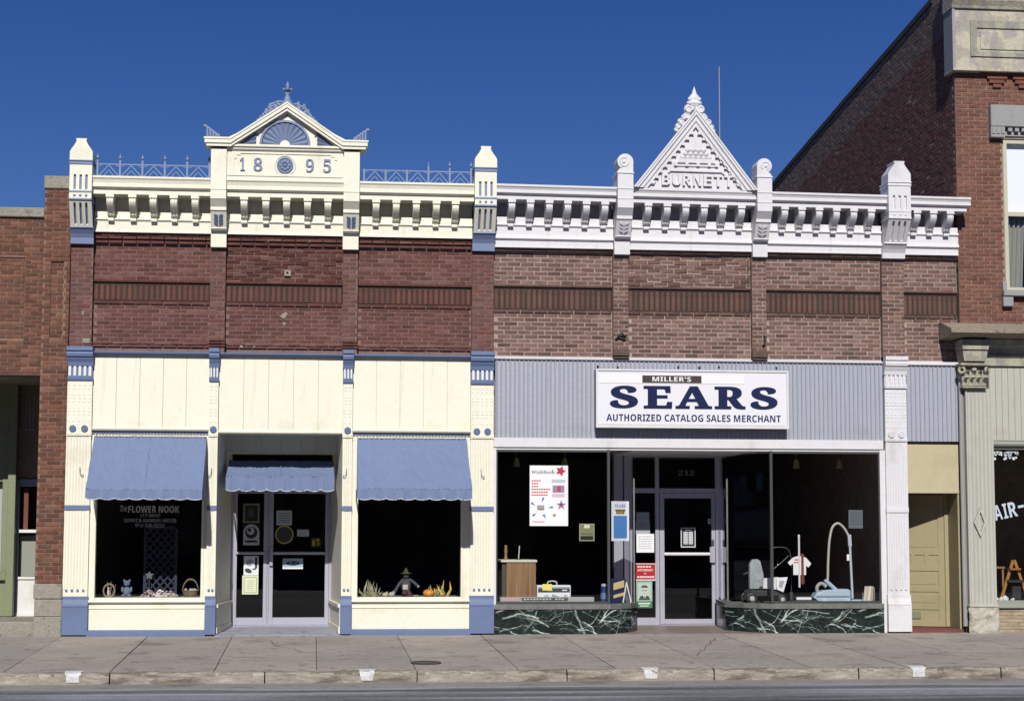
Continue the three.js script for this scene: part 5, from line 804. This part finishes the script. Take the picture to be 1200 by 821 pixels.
  flat('door_notice', 'red sign with white lines of text in the sidelight', 'notice', .34, .29, canvasMat(170, 145, (x, w, h) => { x.fillStyle = '#d9d2d8'; x.fillRect(0, 0, w, h); x.fillStyle = '#b01420'; x.fillRect(0, 8, w - 8, h - 20); x.fillStyle = '#e9e4ea'; x.textAlign = 'center'; for (let k = 0; k < 5; k++) x.fillRect(12 + k * 24, 22, 19, 12); x.font = 'bold 26px sans-serif'; x.fillText('ATTORNEY', w * .46, 66); x.font = 'bold 16px sans-serif'; x.fillText('for', w * .46, 90); for (let k = 0; k < 7; k++) x.fillRect(10 + k * 21, 106, 17, 14); }), [2.74, .915, Z]);
  flat('campaign_poster', 'green poster with a grey portrait of a suited man in the sidelight', 'poster', .27, .44, canvasMat(136, 220, (x, w, h) => { x.fillStyle = '#9db8a8'; x.fillRect(0, 0, w, h); x.fillStyle = '#b9c8be'; x.fillRect(14, 14, 108, 140); x.fillStyle = '#43484a'; x.beginPath(); x.moveTo(18, 154); x.lineTo(34, 122); x.lineTo(68, 112); x.lineTo(104, 122); x.lineTo(120, 154); x.closePath(); x.fill(); x.fillStyle = '#e4e8e6'; x.beginPath(); x.moveTo(56, 114); x.lineTo(84, 114); x.lineTo(70, 150); x.closePath(); x.fill(); x.fillStyle = '#2b2e30'; x.fillRect(67, 118, 6, 30); x.fillStyle = '#c4c9c6'; x.beginPath(); x.ellipse(69, 78, 27, 36, 0, 0, 7); x.fill(); x.fillStyle = '#3a3d3e'; x.beginPath(); x.ellipse(69, 50, 29, 18, 0, 3.1, 6.4); x.fill(); x.fillRect(50, 72, 16, 7); x.fillRect(73, 72, 16, 7); x.fillRect(60, 98, 18, 3); x.fillStyle = '#3f7d5a'; x.fillRect(0, 164, w, 56); x.fillStyle = '#d6e4da'; x.fillRect(18, 176, 100, 12); x.fillRect(30, 198, 76, 8); }), [2.71, .54, Z]);
  flat('hours_sign', 'black opening hours sign with white table on the glass door', 'sign', .25, .33, canvasMat(120, 158, (x, w, h) => { x.fillStyle = '#d8dbe2'; x.fillRect(0, 0, w, h); x.fillStyle = '#1c2028'; x.fillRect(7, 8, w - 14, h - 16); x.fillStyle = '#d8dbe2'; x.fillRect(22, 34, 34, 98); x.fillRect(64, 34, 34, 98); x.fillStyle = '#7a808c'; for (let k = 0; k < 7; k++) { x.fillRect(26, 42 + k * 13, 26, 5); x.fillRect(68, 42 + k * 13, 26, 5); } x.fillStyle = '#c8ccd4'; x.fillRect(34, 16, 52, 8); }), [3.46, 1.49, Z]);
  flat('lock_sticker', 'tiny pale alarm sticker at the edge of the glass door', 'sticker', .05, .08, canvasMat(40, 60, (x, w, h) => { x.fillStyle = '#cfd6e6'; x.fillRect(0, 0, w, h); x.fillStyle = '#3a4a7a'; x.fillRect(10, 16, 20, 26); }), [3.825, 1.76, Z]);
  flat('price_card', 'pale grey price list hanging at the back of the vacuum window', 'card', .24, .3, ink('#5d6672', 5, '#39424e'), [6.1, 1.8, -.9]);
  // display lamps
  for (const [x, l] of [[.42, 'small brass spotlight above the poster, beside the flower shop'], [1.2, 'small brass spotlight above the poster, beside the corner post'], [5.0, 'small brass spotlight above the upright sweeper'], [5.72, 'small brass spotlight above the canister vacuum']]) { const s = thing('spotlight', l, 'lamp', [x, 2.88, -.5], 'unlit spotlights at the window head'); M('shade', norm(new THREE.LatheGeometry([[.02, 2.76], [.035, 2.74], [.045, 2.68], [.06, 2.62], [.055, 2.62], [.03, 2.7], [.015, 2.75]].map(p => new THREE.Vector2(...p)), 16).translate(x, 0, -.5)), std([.35, .26, .12], { metalness: .5, roughness: .4 }), s); M('stem', cylY(x, 2.75, 2.9, -.5, .01), K.aluDark, s); M('bulb', sph(x, 2.655, -.5, .03), std([.6, .58, .5]), s); }
  // left window goods
  const cb = thing('wood_cabinet', 'wood grained cabinet with a pale top in the store window', 'cabinet', [.5, .44, -.75]); M('body', bx(.27, .74, .44, 1.1, -1.1, -.55, .004), K.wood, cb); M('top', bx(.18, .76, 1.1, 1.14, -1.12, -.53, .006), std([.6, .57, .48], { roughness: .4 }), cb); M('side_panel', bx(.2, .268, .44, 1.1, -1.1, -.58), std([.06, .05, .04]), cb); M('latch', bx(.742, .75, .95, 1.06, -.7, -.6), K.chrome, cb);
  const rd = thing('thin_rod_stand', 'thin pale rod standing on the wood grained cabinet', 'stand', [.49, 1.14, -.8]); M('rod', bar([.49, 1.14, -.8], [.505, 1.36, -.8], .014), std([.5, .5, .48]), rd); M('foot', cylY(.49, 1.14, 1.15, -.8, .04), K.aluDark, rd);
  const wd = thing('wooden_post_lamp', 'brown wooden turned post standing behind the cabinet top', 'ornament', [.3, 1.14, -.95]); M('shaft', norm(new THREE.LatheGeometry([[.03, 1.14], [.03, 1.18], [.022, 1.2], [.03, 1.28], [.022, 1.34], [.028, 1.36], [.001, 1.37]].map(p => new THREE.Vector2(...p)), 12).translate(.3, 0, -.95)), K.wood, wd);
  const bxx = thing('appliance_carton', 'white appliance carton with a yellow price tag and handle', 'carton', [1.02, .44, -.5]);
  M('carton', bx(.75, 1.29, .44, .74, -.66, -.46, .004), std([.66, .68, .72]), bxx); card('print', .53, .29, .003, canvasMat(400, 218, (x, w, h) => { x.fillStyle = '#e6e9f0'; x.fillRect(0, 0, w, h); x.fillStyle = '#3b4238'; x.fillRect(8, 30, w - 16, 50); x.fillStyle = '#9aa4b4'; x.fillRect(8, 12, w - 16, 20); x.fillStyle = '#8f97c0'; x.beginPath(); x.moveTo(180, 100); x.lineTo(300, 140); x.lineTo(290, 180); x.lineTo(170, 150); x.fill(); x.fillStyle = '#b4bac8'; x.beginPath(); x.arc(110, 140, 34, 0, 7); x.fill(); x.beginPath(); x.arc(340, 130, 26, 0, 7); x.fill(); x.fillStyle = '#e6e9f0'; x.fillRect(120, 46, 60, 14); x.fillRect(300, 46, 60, 14); }), bxx, [1.02, .588, -.458]); card('price_tag', .15, .1, .003, std([.8, .68, .16]), bxx, [.91, .71, -.452]); M('handle', tube([[.93, .74, -.56], [.94, .79, -.56], [1.07, .79, -.56], [1.08, .74, -.56]], .011), std([.5, .5, .5]), bxx);
  const pt = thing('price_rail', 'long grey display rail with dark label along the shop window sill', 'rail', [.92, .44, -.14]); M('rail', bx(.13, 1.62, .44, .565, -.3, -.14, .006), std([.34, .35, .36], { roughness: .4 }), pt); M('label', bx(.47, 1.2, .508, .557, -.14, -.136), std([.06, .065, .06]), pt); M('lettering', [0, 1, 2, 3, 4, 5, 6, 7, 8, 10, 11, 12].map(k => bx(.5 + k * .05, .535 + k * .05, .522 + (k % 3) * .003, .545, -.136, -.134)), std([.5, .5, .5]), pt); M('end_card', bx(.15, .43, .506, .56, -.14, -.135), std([.45, .33, .3]), pt);
  const ca = thing('paint_can', 'dark blue tall can with a pale lid near the corner post', 'can', [1.84, .44, -.55]); M('body', cylY(1.84, .44, .72, -.55, .055), std([.02, .035, .14], { roughness: .4 }), ca); M('lid', cylY(1.84, .72, .76, -.55, .045), std([.4, .42, .4]), ca); M('band', cylY(1.84, .52, .62, -.55, .0562), std([.1, .16, .35]), ca);
  const bk = thing('blue_carton', 'dark blue carton with slanted yellow lettering panels in the corner window', 'carton', [2.06, .44, -.6]); M('carton', tr(bx(-.13, .13, 0, .4, -.08, .08, .004), [2.05, .44, -.62], [0, .3, 0]), std([.012, .02, .075], { roughness: .4 }), bk); for (const [y, h] of [[.66, .11], [.53, .05]]) M('yellow_panel', tr(xy([[-.09, 0], [.1, .045], [.1, .045 + h], [-.09, h]], .08, .084), [2.05, y, -.62], [0, .3, 0]), std([.6, .46, .2]), bk);
  const tc = thing('tent_card', 'small white folded tent card at the end of the corner window', 'card', [2.21, .44, -.62]); M('side', bar([2.15, .46, -.6], [2.21, .78, -.62], .02, .09), std([.62, .62, .6]), tc); M('side', bar([2.28, .46, -.6], [2.21, .78, -.62], .02, .09), std([.62, .62, .6]), tc);
  // right window goods
  const mw = thing('wheeled_machine', 'black wheeled machine with a grey padded upright behind the splayed glass', 'machine', [4.46, .44, -.6]), bl = std([.03, .03, .033], { roughness: .45 });
  M('chassis', [bx(4.2, 4.74, .56, .66, -.78, -.42, .015), bx(4.36, 4.7, .66, .72, -.74, -.46, .015), bx(4.16, 4.3, .5, .64, -.7, -.5, .01)], bl, mw); for (const [x, z, r] of [[4.22, -.8, .09], [4.22, -.4, .09], [4.72, -.8, .075], [4.72, -.4, .075]]) { const wh = M('wheel', [tr(new THREE.TorusGeometry(r - .022, .024, 10, 22), [x, .44 + r, z])], K.black, mw); M('hub', cylZ(x, .44 + r, z - .02, z + .02, r * .45, 14), std([.4, .41, .42]), wh); }
  M('padded_upright', [tr(xy([[-.13, 0], [.13, 0], [.115, .25], [.08, .44], [.04, .47], [-.05, .47], [-.1, .4], [-.12, .2]], -.03, .03), [4.33, .68, -.5], [-.1, .15, .05])], std([.32, .36, .37], { map: T.grain, roughness: .5 }), mw); M('flap', tr(xy([[0, 0], [.1, .05], [.08, .18], [.02, .12]], 0, .01), [4.2, .9, -.5]), std([.3, .33, .33]), mw); M('arm', tube([[4.2, .94, -.5], [4.12, .92, -.48], [4.1, .9, -.46]], .014), K.chrome, mw);
  const pp = thing('folded_leaflet', 'white folded leaflet propped on the black wheeled machine', 'leaflet', [4.64, .66, -.4]); M('page', tr(xy([[-.2, .02], [.02, .0], [.05, .2], [-.18, .18]], 0, .006), [4.6, .67, -.4]), std([.6, .61, .64]), pp); M('page', tr(xy([[0, 0], [.1, -.04], [.17, .2], [-.01, .19]], 0, .006), [4.63, .67, -.38], [0, -.3, 0]), std([.72, .73, .77]), pp); M('print', tr(xy([[.03, .04], [.08, .02], [.12, .14], [.04, .14]], .006, .008), [4.63, .67, -.38], [0, -.3, 0]), std([.35, .33, .35]), pp);
  const up = thing('upright_sweeper', 'upright sweeper with red bag and a white shirt shaped card', 'sweeper', [5.08, .44, -.5]);
  M('base', [bx(4.9, 5.3, .44, .5, -.62, -.36, .02), bx(4.94, 5.24, .5, .56, -.6, -.42, .02)], bl, up); M('front_plate', bx(4.95, 5.2, .5, .545, -.415, -.39, .008), std([.68, .7, .72]), up); M('bag', [tr(bx(-.035, .04, 0, .5, -.04, .03, .02), [5.08, .74, -.52])], std([.16, .02, .03], { roughness: .8 }), up); M('handle', [cylY(5.03, .7, 1.52, -.5, .017), sph(5.03, 1.52, -.5, .02, .03, .02)], std([.62, .62, .64], { roughness: .3 }), up); M('shirt_card', xy([[4.93, .9], [5.14, .9], [5.14, 1.05], [5.18, 1.02], [5.23, 1.08], [5.14, 1.18], [5.06, 1.2], [5.0, 1.2], [4.93, 1.18], [4.84, 1.1], [4.88, 1.05], [4.93, 1.08]], -.5, -.494), std([.7, .7, .72]), up); M('card_print', [bx(4.95, 5.02, 1.13, 1.155, -.494, -.492), bx(4.94, 5.04, 1.09, 1.11, -.494, -.492)], std([.55, .12, .16]), up);
  const hb = thing('handlebar_rack', 'thin chrome handlebar rack standing between machine and sweeper', 'rack', [4.82, .44, -.75]); M('frame', [tube([[4.62, 1.32, -.75], [4.72, 1.34, -.75], [4.9, 1.32, -.75], [4.96, 1.18, -.75], [4.96, .6, -.75]], .008), tube([[4.62, .96, -.75], [4.76, 1.06, -.75], [4.92, 1.2, -.75]], .007), cylY(4.96, .44, .62, -.75, .03)], K.aluDark, hb); M('grip', sph(4.63, 1.3, -.75, .018), K.chrome, hb); M('grip', sph(4.74, 1.05, -.75, .018, .026, .018), K.chrome, hb);
  const vc = thing('canister_vacuum', 'pale blue canister vacuum cleaner with a tall arched hose', 'vacuum cleaner', [5.55, .44, -.5]), vb = std([.36, .47, .58], { roughness: .35 }), pr = [[5.25, .54], [5.29, .6], [5.4, .64], [5.66, .66], [5.8, .66], [5.83, .64], [5.83, .48], [5.8, .455], [5.4, .455], [5.3, .5]];
  M('body', [norm(new THREE.ExtrudeGeometry(shp(pr), { depth: .2, bevelEnabled: true, bevelSize: .015, bevelThickness: .03, bevelSegments: 3 }).translate(0, 0, -.6)), tr(bx(-.03, .03, -.02, .27, -.05, .05, .015), [5.65, .64, -.5], [0, 0, .85])], vb, vc); M('stripe', bx(5.27, 5.82, .55, .565, -.368, -.362), std([.12, .14, .17]), vc); for (const x of [5.78, 5.4]) M('wheel', cylZ(x, .485, -.37, -.345, .042, 18), std([.45, .52, .6]), vc);
  M('cuff', [tube([[5.33, .6, -.5], [5.32, .7, -.5], [5.38, .76, -.5], [5.45, .74, -.5]], .03)], std([.3, .31, .3]), vc);
  M('hose', tube([[5.45, .7, -.5], [5.49, .78, -.5], [5.51, 1.1, -.5], [5.545, 1.5, -.5], [5.6, 1.68, -.5], [5.68, 1.73, -.5], [5.77, 1.67, -.5], [5.84, 1.56, -.5], [5.87, 1.48, -.5]], .021, 8, 90), std([.4, .39, .36], { roughness: .5 }), vc);
  M('wand', [bar([5.87, 1.5, -.5], [5.905, .52, -.5], .034, .034), bar([5.865, 1.55, -.5], [5.875, 1.36, -.5], .055, .05)], std([.42, .45, .52], { roughness: .35 }), vc); M('nozzle', [bx(5.86, 6.16, .44, .505, -.58, -.4, .015)], vb, vc); M('tag', bx(5.82, 5.86, 1.13, 1.23, -.49, -.485), std([.8, .8, .8]), vc);
  const pb = thing('leaflet_rack', 'wire rack of tan leaflets leaning beside the vacuum nozzle', 'rack', [6.14, .44, -.35]); for (let k = 0; k < 4; k++) M('leaflet', tr(bx(-.03, .03, 0, .28, -.002, .002), [6.07 + k * .04, .45, -.38 - k * .012], [-.2, .3, -.22]), std([[.5, .46, .38], [.42, .38, .32], [.6, .58, .54], [.36, .3, .22]][k]), pb); M('wire', [bar([6.02, .45, -.33], [6.22, .45, -.33], .008), bar([6.22, .45, -.33], [6.25, .7, -.42], .008), bar([6.02, .45, -.33], [6.05, .62, -.4], .008)], K.chrome, pb);
}

// ---------------------------------------------------------------- the shaded row across the street (mirrored darkly in the shop glass)
for (const [x0, x1, h, c, label] of [[-15, -5, 7.2, [.16, .075, .055], 'dark red brick shop row across the street'], [-5, 6, 8.2, [.2, .17, .14], 'grey brown brick shop row across the street'], [6, 19, 7.0, [.13, .07, .055], 'brown brick shop row across the street'], [19, 30, 7.8, [.18, .12, .09], 'tan brick shop row across the street'], [-36, -15, 8.4, [.2, .12, .09], 'long brown brick block further down across the street'], [-62, -36, 7.4, [.15, .1, .08], 'low dark brick block down the far side of the street'], [-95, -62, 9, [.18, .14, .12], 'grey brick block far down the other side of the street'], [-140, -95, 10, [.16, .11, .09], 'tall brown brick block at the far end of the street'], [-210, -140, 12, [.16, .12, .1], 'very long dark brick warehouse at the far end of the street']]) {
  const b = thing('opposite_building', label, 'building', [(x0 + x1) / 2, 0, 31.3]), m = stdBrick(c), holes = [], up = [], n = 3, s = (x1 - x0 - .8) / n;
  for (let k = 0; k < n; k++) { const a = x0 + .4 + s * k; holes.push(rect(a + .2, a + s - .2, k === 1 ? .02 : .6, 3)); up.push(rect(a + s * .2, a + s * .42, 4.4, 6), rect(a + s * .58, a + s * .8, 4.4, 6)); }
  const w = M('front_wall', [xy(rect(x0, x1, -.1, h), 31.25, 31.55, holes.concat(up)), bx(x0, x1, -.1, h - .4, 38, 38.3), bx(x0, x0 + .2, -.1, h - .2, 31.55, 38), bx(x1 - .2, x1, -.1, h - .2, 31.55, 38), bx(x0, x1, h - .6, h - .5, 31.55, 38)], m, b); M('parapet', bx(x0 - .0, x1, h, h + .2, 31.15, 31.6), m, b);
  M('inside', [bx(x0 + .2, x1 - .2, 0, 6.2, 32.6, 32.7)], K.plaster, b);
  holes.forEach(q => { const f = M('window_frame', xy(q, 31.3, 31.36, [rect(q[0][0] + .08, q[1][0] - .08, q[0][1] + .08, q[2][1] - .08)]), K.greyStone, b); pane(q[0][0] + .08, q[1][0] - .08, q[0][1] + .08, q[2][1] - .08, 31.33, f); });
  up.forEach(q => { const f = M('window_frame', xy(q, 31.32, 31.38, [rect(q[0][0] + .06, q[1][0] - .06, q[0][1] + .06, q[2][1] - .06)]), K.greyStone, b); pane(q[0][0] + .06, q[1][0] - .06, q[0][1] + .06, q[2][1] - .06, 31.35, f); });
}

renderer.render(scene, camera);
